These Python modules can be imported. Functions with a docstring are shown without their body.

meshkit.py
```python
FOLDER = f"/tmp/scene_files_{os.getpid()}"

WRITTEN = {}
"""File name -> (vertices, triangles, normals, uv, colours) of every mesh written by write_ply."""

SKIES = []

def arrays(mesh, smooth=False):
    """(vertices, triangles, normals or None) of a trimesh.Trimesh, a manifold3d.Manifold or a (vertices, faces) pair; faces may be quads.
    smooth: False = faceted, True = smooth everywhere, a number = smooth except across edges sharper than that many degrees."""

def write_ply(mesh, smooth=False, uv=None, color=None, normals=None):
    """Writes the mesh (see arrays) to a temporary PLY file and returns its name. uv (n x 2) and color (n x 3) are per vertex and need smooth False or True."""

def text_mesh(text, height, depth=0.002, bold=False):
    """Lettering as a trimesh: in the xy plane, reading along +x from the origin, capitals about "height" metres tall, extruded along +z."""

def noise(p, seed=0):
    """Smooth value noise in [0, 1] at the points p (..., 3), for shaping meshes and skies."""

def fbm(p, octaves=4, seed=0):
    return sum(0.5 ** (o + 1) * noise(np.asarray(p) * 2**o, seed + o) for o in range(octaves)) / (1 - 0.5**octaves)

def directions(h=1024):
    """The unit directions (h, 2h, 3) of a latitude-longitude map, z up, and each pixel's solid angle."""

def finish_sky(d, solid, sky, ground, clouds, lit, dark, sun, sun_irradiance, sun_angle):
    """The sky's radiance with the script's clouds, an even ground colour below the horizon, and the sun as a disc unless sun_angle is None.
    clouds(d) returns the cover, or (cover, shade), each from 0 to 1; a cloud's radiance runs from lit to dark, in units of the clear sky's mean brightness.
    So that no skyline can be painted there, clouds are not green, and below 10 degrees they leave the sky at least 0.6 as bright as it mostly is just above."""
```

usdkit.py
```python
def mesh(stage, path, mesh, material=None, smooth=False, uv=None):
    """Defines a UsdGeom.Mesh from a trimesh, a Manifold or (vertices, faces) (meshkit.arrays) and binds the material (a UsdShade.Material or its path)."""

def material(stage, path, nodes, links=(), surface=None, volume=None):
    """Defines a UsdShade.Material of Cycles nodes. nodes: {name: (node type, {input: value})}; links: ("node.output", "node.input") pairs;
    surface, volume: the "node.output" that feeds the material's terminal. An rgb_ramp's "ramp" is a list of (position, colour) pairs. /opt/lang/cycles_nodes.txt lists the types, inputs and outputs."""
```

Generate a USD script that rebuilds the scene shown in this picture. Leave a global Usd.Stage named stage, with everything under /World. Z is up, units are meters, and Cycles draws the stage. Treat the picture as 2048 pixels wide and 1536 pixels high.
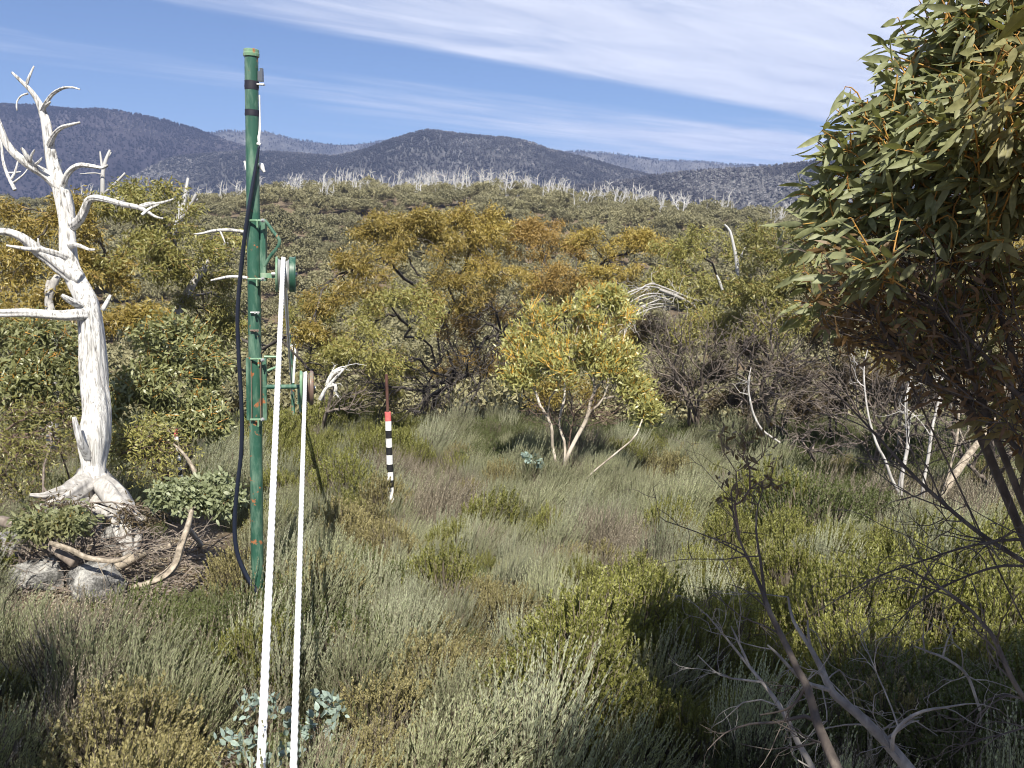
import math, numpy as np, usdkit, meshkit
from pxr import Usd, UsdGeom, UsdLux, UsdShade, Sdf, Gf, Vt

# ------------------------------------------------------------------ camera, sky, sun, exposure
stage = Usd.Stage.CreateInMemory()
UsdGeom.SetStageUpAxis(stage, 'Z'); UsdGeom.SetStageMetersPerUnit(stage, 1.0)
UsdGeom.Xform.Define(stage, '/World'); UsdGeom.Scope.Define(stage, '/World/Looks')
TH = math.radians(9.6); CZ = 3.3; F = 1707.0          # pitch down, camera height, focal length in pixels of the 2048 wide photograph
cam = UsdGeom.Camera.Define(stage, '/World/camera')
cam.CreateHorizontalApertureAttr(36.0); cam.CreateFocalLengthAttr(36.0 * F / 2048)
cam.CreateFStopAttr(0.0); cam.CreateExposureAttr(0.95); cam.CreateClippingRangeAttr(Gf.Vec2f(0.05, 30000))
cam.AddTranslateOp().Set(Gf.Vec3d(0, 0, CZ)); cam.AddRotateXOp().Set(90 - math.degrees(TH))

SUN = np.array([0.10, -1.0, 1.15]); SUN /= np.linalg.norm(SUN)
SUN_EL = math.asin(SUN[2]); SUN_ROT = math.atan2(SUN[0], SUN[1])
sun = UsdLux.DistantLight.Define(stage, '/World/sun')
sun.CreateIntensityAttr(1.25); sun.CreateAngleAttr(0.5); sun.CreateColorAttr(Gf.Vec3f(1.0, 0.94, 0.81)); sun.CreateNormalizeAttr(True)
sun.AddRotateZOp().Set(math.degrees(math.atan2(SUN[0], -SUN[1]))); sun.AddRotateXOp().Set(90 - math.degrees(SUN_EL))

def mat(name, nodes, links=(), surface=None, volume=None):
    return usdkit.material(stage, '/World/Looks/' + name, nodes, links, surface, volume)

# dome: physical sky with a sheet of streaked cirrus (direction projected on a plane overhead)
sky_mat = mat('sky', {
    'tc': ('texture_coordinate', {}),
    'sky': ('sky_texture', {'sky_type': 'single_scattering', 'sun_disc': False, 'sun_elevation': SUN_EL, 'sun_rotation': SUN_ROT, 'altitude': 1700.0, 'air_density': 1.15, 'aerosol_density': 0.7, 'ozone_density': 3.2}),
    'sep': ('separate_xyz', {}),
    'zc': ('math', {'math_type': 'maximum', 'value2': 0.035}),
    'u': ('math', {'math_type': 'divide'}), 'v': ('math', {'math_type': 'divide'}),
    'pl': ('combine_xyz', {'z': 0.0}),
    'rot': ('vector_rotate', {'rotate_type': 'z_axis', 'angle': -0.71}),        # x along the streaks, y across them
    'sp2': ('separate_xyz', {}),
    'm1': ('mapping', {'mapping_type': 'point', 'scale': (0.30, 1.5, 1.0)}),
    'n1': ('noise_texture', {'scale': 1.0, 'detail': 7.0, 'roughness': 0.55, 'distortion': 0.35}),
    'm2': ('mapping', {'mapping_type': 'point', 'scale': (0.8, 3.2, 1.0), 'location': (3.1, 1.7, 0.0)}),
    'n2': ('noise_texture', {'scale': 1.0, 'detail': 6.0, 'roughness': 0.6, 'distortion': 0.5}),
    'yn': ('map_range', {'from_min': -2.0, 'from_max': 10.0, 'to_min': 0.0, 'to_max': 1.0, 'clamp': True}),
    'band': ('rgb_ramp', {'ramp': [(0.0, (.72,) * 3), (0.30, (1.05,) * 3), (0.44, (1.04,) * 3), (0.485, (.86,) * 3), (0.492, (.66,) * 3), (0.51, (.30,) * 3), (0.545, (.30,) * 3), (0.57, (.66,) * 3), (0.63, (.66,) * 3), (0.72, (.46,) * 3), (0.8, (.40,) * 3), (1.0, (.40,) * 3)]}),
    'xs': ('map_range', {'from_min': 1.5, 'from_max': 7.5, 'to_min': -0.30, 'to_max': 0.20, 'clamp': True}),
    'a0': ('math', {'math_type': 'multiply_add', 'value2': 0.75}),
    'a1': ('math', {'math_type': 'multiply_add', 'value2': 0.36}),
    'a2': ('math', {'math_type': 'add'}),
    'cov': ('map_range', {'range_type': 'smoothstep', 'from_min': 0.88, 'from_max': 1.50, 'to_min': 0.0, 'to_max': 0.93, 'clamp': True}),
    'cc': ('mix_color', {'blend_type': 'mix', 'a': (5.6, 6.2, 8.2), 'b': (12.6, 12.8, 13.6)}),
    'tint': ('mix_color', {'blend_type': 'multiply', 'fac': 1.0, 'b': (0.84, 0.92, 1.10)}),
    'mix': ('mix_color', {'blend_type': 'mix', 'use_clamp': False}),
    'bg': ('background_shader', {'strength': 0.05}),
}, [('tc.generated', 'sep.vector'), ('sep.z', 'zc.value1'), ('sep.x', 'u.value1'), ('zc.value', 'u.value2'), ('sep.y', 'v.value1'), ('zc.value', 'v.value2'),
    ('u.value', 'pl.x'), ('v.value', 'pl.y'), ('pl.vector', 'rot.vector'), ('rot.vector', 'sp2.vector'), ('rot.vector', 'm1.vector'), ('rot.vector', 'm2.vector'),
    ('m1.vector', 'n1.vector'), ('m2.vector', 'n2.vector'), ('sp2.y', 'yn.value'), ('yn.result', 'band.fac'), ('sp2.x', 'xs.value'),
    ('n1.fac', 'a0.value1'), ('band.color', 'a0.value3'), ('n2.fac', 'a1.value1'), ('a0.value', 'a1.value3'), ('a1.value', 'a2.value1'), ('xs.result', 'a2.value2'),
    ('a2.value', 'cov.value'), ('n2.fac', 'cc.fac'), ('sky.color', 'tint.a'), ('tint.result', 'mix.a'), ('cc.result', 'mix.b'), ('cov.result', 'mix.fac'), ('mix.result', 'bg.color')],
    surface='bg.background')
dome = UsdLux.DomeLight.Define(stage, '/World/sky')
UsdShade.MaterialBindingAPI.Apply(dome.GetPrim()).Bind(sky_mat)
dome.GetPrim().SetCustomDataByKey('kind', 'structure')

# ------------------------------------------------------------------ helpers
RNG = np.random.default_rng
CT, ST = math.cos(TH), math.sin(TH)
def P(px, py, d):
    """World point on the photograph's ray through (px, py) at depth d: used to survey where things stand."""
    x, y = (px - 1024) / F * d, (768 - py) / F * d
    return np.array([x, d * CT + y * ST, CZ - d * ST + y * CT])
def proj(p):
    p = np.asarray(p, float); q = p - [0, 0, CZ]
    d = q[..., 1] * CT - q[..., 2] * ST; y = q[..., 1] * ST + q[..., 2] * CT
    d = np.where(np.abs(d) < 1e-6, 1e-6, d)
    return 1024 + F * q[..., 0] / d, 768 - F * y / d, d
def unit(v):
    v = np.asarray(v, float); return v / np.maximum(np.linalg.norm(v, axis=-1, keepdims=True), 1e-9)

NAMES = {}
def numbered(name, parent='/World'):
    k = NAMES.get((parent, name), 0); NAMES[(parent, name)] = k + 1
    return f'{parent}/{name}' + (f'_{k:03d}' if k else '')
def tag(prim, label=None, cat=None, group=None, kind=None):
    prim = prim.GetPrim() if hasattr(prim, 'GetPrim') else prim
    for k, v in (('label', label), ('category', cat), ('group', group), ('kind', kind)):
        if v: prim.SetCustomDataByKey(k, v)
    return prim
def xf(name, label=None, cat=None, loc=(0, 0, 0), group=None, kind=None):
    p = numbered(name); x = UsdGeom.Xform.Define(stage, p)
    if any(loc): x.AddTranslateOp().Set(Gf.Vec3d(*map(float, loc)))
    tag(x, label, cat, group, kind); return p
def obj(name, m, material, parent='/World', smooth=False):
    p = numbered(name, parent)
    v, f = m
    r = usdkit.mesh(stage, p, (v, f), material, smooth=smooth)
    if name == 'twigs' and parent != '/World': r.GetPrim().SetCustomDataByKey('kind', 'stuff')
    return r.GetPrim()
def join(ms):
    vs, fs, n = [], [], 0
    for v, f in ms:
        vs.append(v); fs.append(np.asarray(f) + n); n += len(v)
    return (np.vstack(vs), np.vstack(fs)) if vs else (np.zeros((0, 3)), np.zeros((0, 3), int))
def shift(m, o): return (m[0] - np.asarray(o), m[1])

def tube(pts, rad, sides=6, cap=True, rough=0.0, seed=0, twist=0.0):
    pts = np.asarray(pts, float); n = len(pts); rad = np.broadcast_to(np.asarray(rad, float), (n,))
    t = np.gradient(pts, axis=0); t = unit(t)
    ref = np.array([0, 0, 1.0]) if abs(t[0, 2]) < 0.9 else np.array([1.0, 0, 0])
    u = np.zeros_like(pts); a = unit(ref - t[0] * (ref @ t[0]))
    for i in range(n):
        a = a - t[i] * (a @ t[i]); a = a / max(np.linalg.norm(a), 1e-9); u[i] = a
    w = np.cross(t, u)
    an = np.arange(sides) / sides * 2 * np.pi
    aa = an[None] + twist * np.arange(n)[:, None]
    r = rad[:, None] * np.ones(sides)
    if rough:
        s = np.cumsum(np.r_[0, np.linalg.norm(np.diff(pts, axis=0), axis=1)])
        q = np.stack([np.cos(an)[None] * 2.4 + 0 * s[:, None], np.sin(an)[None] * 2.4 + 0 * s[:, None], s[:, None] * 1.3 + 0 * an[None]], -1) + seed * 7.3
        q2 = q * [2.6, 2.6, 1.2]
        r = r * (1 + rough * ((meshkit.noise(q, seed) - .5) * 1.6 + (meshkit.noise(q2, seed + 5) - .5) * 0.9))
    v = pts[:, None] + r[..., None] * (np.cos(aa)[..., None] * u[:, None] + np.sin(aa)[..., None] * w[:, None])
    v = v.reshape(-1, 3)
    i = np.arange(n - 1)[:, None] * sides; j = np.arange(sides)[None]; k = (j + 1) % sides
    f = np.concatenate([np.stack([i + j, i + k, i + sides + k], -1).reshape(-1, 3), np.stack([i + j, i + sides + k, i + sides + j], -1).reshape(-1, 3)])
    if cap:
        c0, c1 = len(v), len(v) + 1
        v = np.vstack([v, pts[:1], pts[-1:]])
        j = np.arange(sides); k = (j + 1) % sides; e = (n - 1) * sides
        f = np.vstack([f, np.stack([np.full(sides, c0), k, j], -1), np.stack([np.full(sides, c1), e + j, e + k], -1)])
    return v, f
def smooth_path(pts, rad, step):
    """Catmull-Rom through pts with radii, one point every step metres."""
    pts = np.asarray(pts, float); rad = np.asarray(rad, float); n = len(pts)
    ext = np.vstack([2 * pts[0] - pts[1], pts, 2 * pts[-1] - pts[-2]])
    out, ro = [], []
    for i in range(n - 1):
        p0, p1, p2, p3 = ext[i:i + 4]; m = max(2, int(np.linalg.norm(p2 - p1) / step))
        t = (np.arange(m) / m)[:, None]
        out.append(0.5 * (2 * p1 + (p2 - p0) * t + (2 * p0 - 5 * p1 + 4 * p2 - p3) * t ** 2 + (3 * p1 - p0 - 3 * p2 + p3) * t ** 3))
        ro.append(rad[i] + (rad[i + 1] - rad[i]) * t[:, 0])
    out.append(pts[-1:]); ro.append(rad[-1:])
    return np.vstack(out), np.concatenate(ro)
def box(x0, x1, y0, y1, z0, z1):
    v = np.array([[x, y, z] for x in (x0, x1) for y in (y0, y1) for z in (z0, z1)], float)
    f = np.array([[0, 1, 3], [0, 3, 2], [4, 6, 7], [4, 7, 5], [0, 4, 5], [0, 5, 1], [2, 3, 7], [2, 7, 6], [0, 2, 6], [0, 6, 4], [1, 5, 7], [1, 7, 3]])
    return v, f
def obox(c, ax, hs):
    """Box at c with axes ax (rows) and half sizes hs."""
    v, f = box(-1, 1, -1, 1, -1, 1)
    return np.asarray(c) + (v * np.asarray(hs)) @ np.asarray(ax), f
def lathe(prof, c, axis, seg=32):
    """Profile [(along axis, radius)] revolved about axis through c."""
    axis = unit(axis); ref = np.array([0, 0, 1.0]) if abs(axis[2]) < .9 else np.array([1.0, 0, 0])
    u = unit(np.cross(axis, ref)); w = np.cross(axis, u); an = np.arange(seg) / seg * 2 * np.pi
    pr = np.asarray(prof, float); n = len(pr)
    v = (np.asarray(c) + pr[:, 0, None, None] * axis + pr[:, 1, None, None] * (np.cos(an)[:, None] * u + np.sin(an)[:, None] * w)).reshape(-1, 3)
    i = np.arange(n - 1)[:, None] * seg; j = np.arange(seg)[None]; k = (j + 1) % seg
    f = np.concatenate([np.stack([i + j, i + k, i + seg + k], -1).reshape(-1, 3), np.stack([i + j, i + seg + k, i + seg + j], -1).reshape(-1, 3)])
    return v, f

# leaves: template (along, across, normal) placed with base B, direction D, normal N, length L, width W
T_DIAMOND = (np.array([[0, 0, 0], [.45, .5, .06], [1, 0, -.05], [.45, -.5, .06]]), np.array([[0, 1, 2], [0, 2, 3]]))
T_LEAF6 = (np.array([[0, 0, 0], [.3, .46, .05], [.65, .36, .02], [1, .0, -.12], [.65, -.36, .02], [.3, -.46, .05]]), np.array([[0, 1, 5], [1, 2, 4], [1, 4, 5], [2, 3, 4]]))
def lance_template(curve=0.22):
    st = [0, .1, .28, .5, .72, .9, 1.0]; wd = [.05, .26, .46, .5, .38, .17, 0.0]
    v, f = [], []
    for s, w in zip(st, wd):
        z = -curve * s * s; y = 0.10 * math.sin(s * 3)
        v += [[s, y + w, z + .10 * w], [s, y, z], [s, y - w, z + .10 * w]]
    for i in range(len(st) - 1):
        a = i * 3
        for b in (0, 1):
            f += [[a + b, a + b + 1, a + b + 4], [a + b, a + b + 4, a + b + 3]]
    return np.array(v), np.array(f)
T_LANCE = lance_template()
def leaves(B, D, N, L, W, T=T_DIAMOND):
    B, D = np.asarray(B, float), unit(D); N = unit(N - D * (N * D).sum(1, keepdims=True)); S = np.cross(N, D)
    L, W = np.broadcast_to(L, len(B)), np.broadcast_to(W, len(B)); tv, tf = T
    v = B[:, None] + (tv[None, :, 0, None] * L[:, None, None]) * D[:, None] + (tv[None, :, 1, None] * W[:, None, None]) * S[:, None] + (tv[None, :, 2, None] * L[:, None, None] * .6) * N[:, None]
    f = tf[None] + (np.arange(len(B)) * len(tv))[:, None, None]
    return v.reshape(-1, 3), f.reshape(-1, 3)

# branching: every target is joined to the growing tree along a curved path; radii follow from what each branch carries
def grow(trunks, targets, seed, seg=0.18, k=0.45, tip=0.004, expo=2.25, jitter=0.10, sides=(3, 5, 7), cut=(0.008, 0.025), rmax=None, lift=0.3, gnarl=0.0):
    rng = RNG(seed); pos, par, plen, dr = [], [], [], []
    for tr in trunks:
        tr = np.asarray(tr, float); start = len(pos)
        for i, p in enumerate(tr):
            pos.append(p); par.append(-1 if i == 0 else start + i - 1)
            plen.append(0 if i == 0 else plen[-1] + np.linalg.norm(p - tr[i - 1]))
            dr.append(unit(tr[min(i + 1, len(tr) - 1)] - tr[max(i - 1, 0)]))
    root = np.mean([t[0] for t in trunks], axis=0)
    targets = np.asarray(targets)[np.argsort(np.linalg.norm(np.asarray(targets) - root, axis=1) * rng.uniform(.85, 1.15, len(targets)))]
    ends = []
    cap = len(pos) + len(targets) * 14 + 10
    A = np.zeros((cap, 3)); PL = np.zeros(cap); DR = np.zeros((cap, 3)); n = len(pos)
    A[:n], PL[:n], DR[:n] = pos, plen, dr
    par = list(par)
    for t in targets:
        q = t - A[:n]; d = np.linalg.norm(q, axis=1); cs = (q * DR[:n]).sum(1) / np.maximum(d, 1e-6)
        cost = d * (1.35 - 0.45 * cs) + k * PL[:n]
        i = int(np.argmin(cost)); di = d[i]
        if di < 0.02: continue
        m = int(np.clip(di / seg, 1, 12)); c = A[i] + DR[i] * di * 0.38 + np.array([0, 0, lift * di * 0.2])
        s = (np.arange(1, m + 1) / m)[:, None]
        path = (1 - s) ** 2 * A[i] + 2 * s * (1 - s) * c + s * s * t
        if m > 1: path[:-1] += rng.normal(0, jitter * di / m + gnarl, (m - 1, 3))
        prev = i
        for p in path:
            A[n] = p; PL[n] = PL[prev] + np.linalg.norm(p - A[prev]); DR[n] = unit(p - A[prev]); par.append(prev); prev = n; n += 1
        ends.append(prev)
    A, DR = A[:n], DR[:n]
    r = np.zeros(n); kids = [[] for _ in range(n)]
    for i in range(n):
        if par[i] >= 0: kids[par[i]].append(i)
    acc = np.zeros(n)
    for i in range(n - 1, -1, -1):
        if acc[i] == 0: acc[i] = tip ** expo
        r[i] = acc[i] ** (1 / expo)
        if par[i] >= 0: acc[par[i]] += acc[i]
    if rmax: r = np.where(r > rmax * .5, rmax * .5 + (r - rmax * .5) * (rmax * .5) / max(r.max() - rmax * .5, rmax * .5), r)
    ms = []
    starts = [i for i in range(n) if par[i] < 0]; stack = [(None, i) for i in starts]
    while stack:
        before, i = stack.pop(); chain = [i] if before is None else [before, i]
        while kids[i]:
            ks = sorted(kids[i], key=lambda c: -r[c])
            for c in ks[1:]: stack.append((i, c))
            i = ks[0]; chain.append(i)
        if len(chain) < 2: continue
        rr = r[chain].copy()
        if before is not None: rr[0] = rr[1] * 1.15
        s = sides[0] if rr.max() < cut[0] else sides[1] if rr.max() < cut[1] else sides[2]
        ms.append(tube(A[chain], rr, s, cap=False))
    return join(ms), A[ends], DR[ends]

def crown_targets(blobs, rng, per, shell=0.35, low=-0.5):
    out = []
    for c, rad in blobs:
        d = unit(rng.normal(size=(per * 3, 3))); d = d[d[:, 2] > low][:per]
        out.append(np.asarray(c) + d * np.asarray(rad) * (rng.uniform(shell, 1, (len(d), 1)) ** 0.6))
    return np.vstack(out)
def sprays(ends, dirs, rng, n, spread, L, W, T, droop=0.4, bias=(0, 0, 0), upright=0.0):
    """n leaves round every twig end."""
    B = np.repeat(ends, n, 0) + rng.normal(0, spread, (len(ends) * n, 3)) * [1, 1, .8]
    D = np.repeat(dirs, n, 0) * .5 + rng.normal(0, .75, (len(B), 3)) + [0, 0, -droop + upright] + np.asarray(bias)
    N = rng.normal(0, .8, (len(B), 3)) + [0, -.3, .55]
    k = rng.uniform(.65, 1.2, len(B))
    return B, D, N, L * k, W * k * rng.uniform(.8, 1.15, len(B))

# ------------------------------------------------------------------ materials
def leafmat(name, ramp, rough=0.45, transl=0.22, spec=0.5, noise=0.6, patch=0.25, tr=(1.25, 1.25, .6)):
    """Leaf: each leaf its own tone from the ramp, whole plants drift a little; thin, so light passes."""
    return mat(name, {
        'g': ('geometry', {}), 'oi': ('object_info', {}),
        'n': ('noise_texture', {'scale': noise, 'detail': 3.0}),
        'a': ('math', {'math_type': 'multiply_add', 'value2': 0.55}), 'b': ('math', {'math_type': 'multiply_add', 'value2': patch * 2, 'value3': -patch * .5}),
        'r': ('rgb_ramp', {'ramp': ramp}), 'nf': ('noise_texture', {'scale': 55.0, 'detail': 3.0}), 'vf': ('map_range', {'from_min': .3, 'from_max': .7, 'to_min': .80, 'to_max': 1.2}), 'vm': ('math', {'math_type': 'multiply'}),
        'hs': ('hsv', {}), 'hv': ('map_range', {'from_min': 0.0, 'from_max': 1.0, 'to_min': 0.82, 'to_max': 1.18}),
        'p': ('principled_bsdf', {'roughness': rough, 'specular_ior_level': spec}),
        'tc': ('mix_color', {'blend_type': 'multiply', 'fac': 1.0, 'b': tr, 'use_clamp': False}),
        't': ('translucent_bsdf', {}), 'm': ('mix_closure', {'fac': transl}),
    }, [('g.position', 'n.vector'), ('g.random_per_island', 'a.value1'), ('n.fac', 'b.value1'), ('b.value', 'a.value3'), ('a.value', 'r.fac'),
        ('oi.random', 'hv.value'), ('g.position', 'nf.vector'), ('nf.fac', 'vf.value'), ('hv.result', 'vm.value1'), ('vf.result', 'vm.value2'), ('vm.value', 'hs.value'), ('r.color', 'hs.color'), ('hs.color', 'p.base_color'), ('hs.color', 'tc.a'), ('tc.result', 't.color'), ('p.BSDF', 'm.closure1'), ('t.BSDF', 'm.closure2')],
        surface='m.closure')
def barkmat(name, ramp, scale=(6, 6, 1.5), rough=0.85, bump=0.4, dist=0.01):
    return mat(name, {
        'g': ('geometry', {}), 'mp': ('mapping', {'mapping_type': 'point', 'scale': scale}),
        'n': ('noise_texture', {'scale': 1.0, 'detail': 6.0, 'roughness': 0.65, 'distortion': 0.4}),
        'r': ('rgb_ramp', {'ramp': ramp}), 'b': ('bump', {'strength': bump, 'distance': dist}),
        'p': ('principled_bsdf', {'roughness': rough, 'specular_ior_level': 0.25}),
    }, [('g.position', 'mp.vector'), ('mp.vector', 'n.vector'), ('n.fac', 'r.fac'), ('r.color', 'p.base_color'), ('n.fac', 'b.height'), ('b.normal', 'p.normal')], surface='p.BSDF')
def plain(name, col, rough=0.5, metal=0.0, spec=0.5):
    return mat(name, {'p': ('principled_bsdf', {'base_color': col, 'roughness': rough, 'metallic': metal, 'specular_ior_level': spec})}, surface='p.BSDF')

M = {}
M['leaf_near'] = leafmat('leaf_near', [(.0, (.25, .15, .07)), (.07, (.22, .20, .09)), (.14, (.18, .195, .10)), (.4, (.28, .30, .175)), (.7, (.385, .405, .26)), (1, (.54, .54, .39))], rough=.5, transl=.28, spec=.35)
M['leaf_young'] = leafmat('leaf_young', [(0, (.23, .225, .075)), (.35, (.34, .335, .125)), (.65, (.45, .44, .20)), (.88, (.58, .51, .19)), (1, (.63, .62, .38))], rough=.38, spec=.6)
M['leaf_ochre'] = leafmat('leaf_ochre', [(0, (.235, .175, .045)), (.35, (.35, .285, .07)), (.65, (.42, .36, .105)), (.88, (.47, .43, .16)), (1, (.58, .57, .32))], rough=.42)
M['leaf_olive'] = leafmat('leaf_olive', [(0, (.19, .18, .055)), (.35, (.28, .265, .08)), (.65, (.34, .33, .115)), (.9, (.41, .41, .19)), (1, (.55, .56, .35))], rough=.42)
M['leaf_rust'] = leafmat('leaf_rust', [(0, (.23, .15, .045)), (.5, (.335, .25, .072)), (1, (.42, .36, .13))], rough=.5)
M['leaf_mint'] = leafmat('leaf_mint', [(0, (.19, .215, .115)), (.5, (.295, .325, .20)), (.85, (.42, .44, .295)), (1, (.58, .56, .34))], rough=.45)
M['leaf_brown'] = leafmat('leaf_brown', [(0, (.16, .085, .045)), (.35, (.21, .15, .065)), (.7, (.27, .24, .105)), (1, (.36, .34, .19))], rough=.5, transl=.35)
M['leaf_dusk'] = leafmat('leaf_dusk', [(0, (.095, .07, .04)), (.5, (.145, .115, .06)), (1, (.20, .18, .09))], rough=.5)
M['leaf_blue'] = leafmat('leaf_blue', [(0, (.21, .27, .24)), (.5, (.30, .38, .34)), (.85, (.40, .48, .42)), (1, (.52, .54, .36))], rough=.5, spec=.4, transl=.15)
M['leaf_pale'] = leafmat('leaf_pale', [(0, (.18, .19, .08)), (.45, (.27, .28, .13)), (.8, (.39, .39, .22)), (1, (.58, .56, .34))], rough=.42, spec=.55)
M['leaf_far'] = leafmat('leaf_far', [(0, (.155, .145, .075)), (.4, (.235, .215, .115)), (.7, (.30, .27, .145)), (1, (.36, .335, .19))], rough=.6, transl=.1, noise=.03, patch=.45)
M['h_grey'] = leafmat('heath_grey', [(0, (.27, .285, .18)), (.4, (.40, .415, .27)), (.75, (.51, .52, .355)), (1, (.62, .61, .44))], rough=.6, spec=.3, noise=1.1, transl=.32)
M['h_silver'] = leafmat('heath_silver', [(0, (.33, .35, .25)), (.5, (.48, .495, .365)), (1, (.62, .62, .47))], rough=.6, spec=.3, noise=1.1, transl=.32)
M['h_green'] = leafmat('heath_green', [(0, (.165, .17, .045)), (.4, (.29, .295, .085)), (.75, (.41, .405, .135)), (1, (.55, .51, .22))], rough=.5, spec=.4, noise=1.2, transl=.25)
M['h_dark'] = leafmat('heath_dark', [(0, (.085, .105, .035)), (.5, (.15, .175, .06)), (1, (.25, .27, .105))], rough=.5, spec=.4, noise=1.2)
M['h_ochre'] = leafmat('heath_ochre', [(0, (.21, .185, .085)), (.4, (.31, .28, .135)), (.75, (.41, .37, .19)), (1, (.52, .47, .26))], rough=.6, spec=.3, noise=1.3)
M['h_dry'] = leafmat('heath_dry', [(0, (.25, .22, .165)), (.5, (.40, .36, .28)), (1, (.54, .50, .40))], rough=.7, spec=.2, noise=1.3, transl=.1)
M['stem_heath'] = barkmat('stem_heath', [(.3, (.09, .075, .055)), (.7, (.20, .17, .13))], (9, 9, 9), bump=0)
M['twig_orange'] = barkmat('twig_orange', [(.3, (.30, .13, .03)), (.55, (.50, .25, .045)), (.75, (.60, .38, .08))], (5, 5, 5), rough=.5, bump=0)
M['twig_belt'] = barkmat('twig_belt', [(.3, (.20, .12, .045)), (.55, (.33, .21, .065)), (.75, (.44, .31, .10))], (5, 5, 5), rough=.6, bump=0)
M['twig_near'] = barkmat('twig_near', [(.3, (.20, .10, .035)), (.55, (.38, .21, .055)), (.75, (.52, .34, .10))], (9, 9, 9), rough=.55, bump=0)
M['twig_yellow'] = barkmat('twig_yellow', [(.3, (.42, .22, .04)), (.6, (.62, .38, .06)), (.8, (.70, .50, .12))], (5, 5, 5), rough=.5, bump=0)
M['bark_grey'] = barkmat('bark_grey', [(.25, (.07, .055, .045)), (.5, (.17, .14, .12)), (.75, (.32, .28, .25))], (9, 9, 3), bump=.3)
M['bark_dark'] = barkmat('bark_dark', [(.3, (.030, .026, .024)), (.55, (.075, .065, .058)), (.8, (.22, .20, .18))], (5, 5, 1.5), bump=.4)
M['bark_pale'] = barkmat('bark_pale', [(.28, (.13, .11, .09)), (.44, (.33, .285, .235)), (.56, (.48, .43, .365)), (.75, (.62, .57, .50))], (5, 5, 1.2), bump=.3)
M['bark_near'] = barkmat('bark_near', [(.25, (.038, .032, .030)), (.5, (.085, .07, .062)), (.66, (.16, .135, .115)), (.78, (.36, .29, .15))], (14, 14, 7), bump=.35, dist=.004)
M['bark_redtwig'] = barkmat('bark_redtwig', [(.3, (.07, .05, .042)), (.6, (.17, .12, .095)), (.8, (.34, .25, .18))], (12, 12, 12), bump=0, rough=.6)
M['deadwood'] = barkmat('deadwood', [(.30, (.10, .095, .09)), (.40, (.33, .32, .31)), (.49, (.58, .57, .56)), (.75, (.72, .715, .70))], (30, 30, 1.3), bump=1.0, dist=.035)
M['deadwood_far'] = barkmat('deadwood_far', [(.3, (.27, .265, .26)), (.6, (.45, .445, .44))], (2, 2, .6), bump=0)
M['deadwood_grey'] = barkmat('deadwood_grey', [(.25, (.16, .15, .145)), (.5, (.34, .325, .31)), (.75, (.56, .54, .52))], (14, 14, 5), bump=.4)
M['bark_tan'] = barkmat('bark_tan', [(.28, (.09, .075, .06)), (.45, (.22, .185, .145)), (.6, (.36, .31, .25)), (.8, (.50, .45, .38))], (16, 16, 16), bump=.6, dist=.006)
M['sapling_grey'] = barkmat('sapling_grey', [(.25, (.10, .092, .09)), (.5, (.21, .195, .185)), (.75, (.38, .355, .33))], (18, 18, 8), bump=.4, dist=.004)
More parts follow.
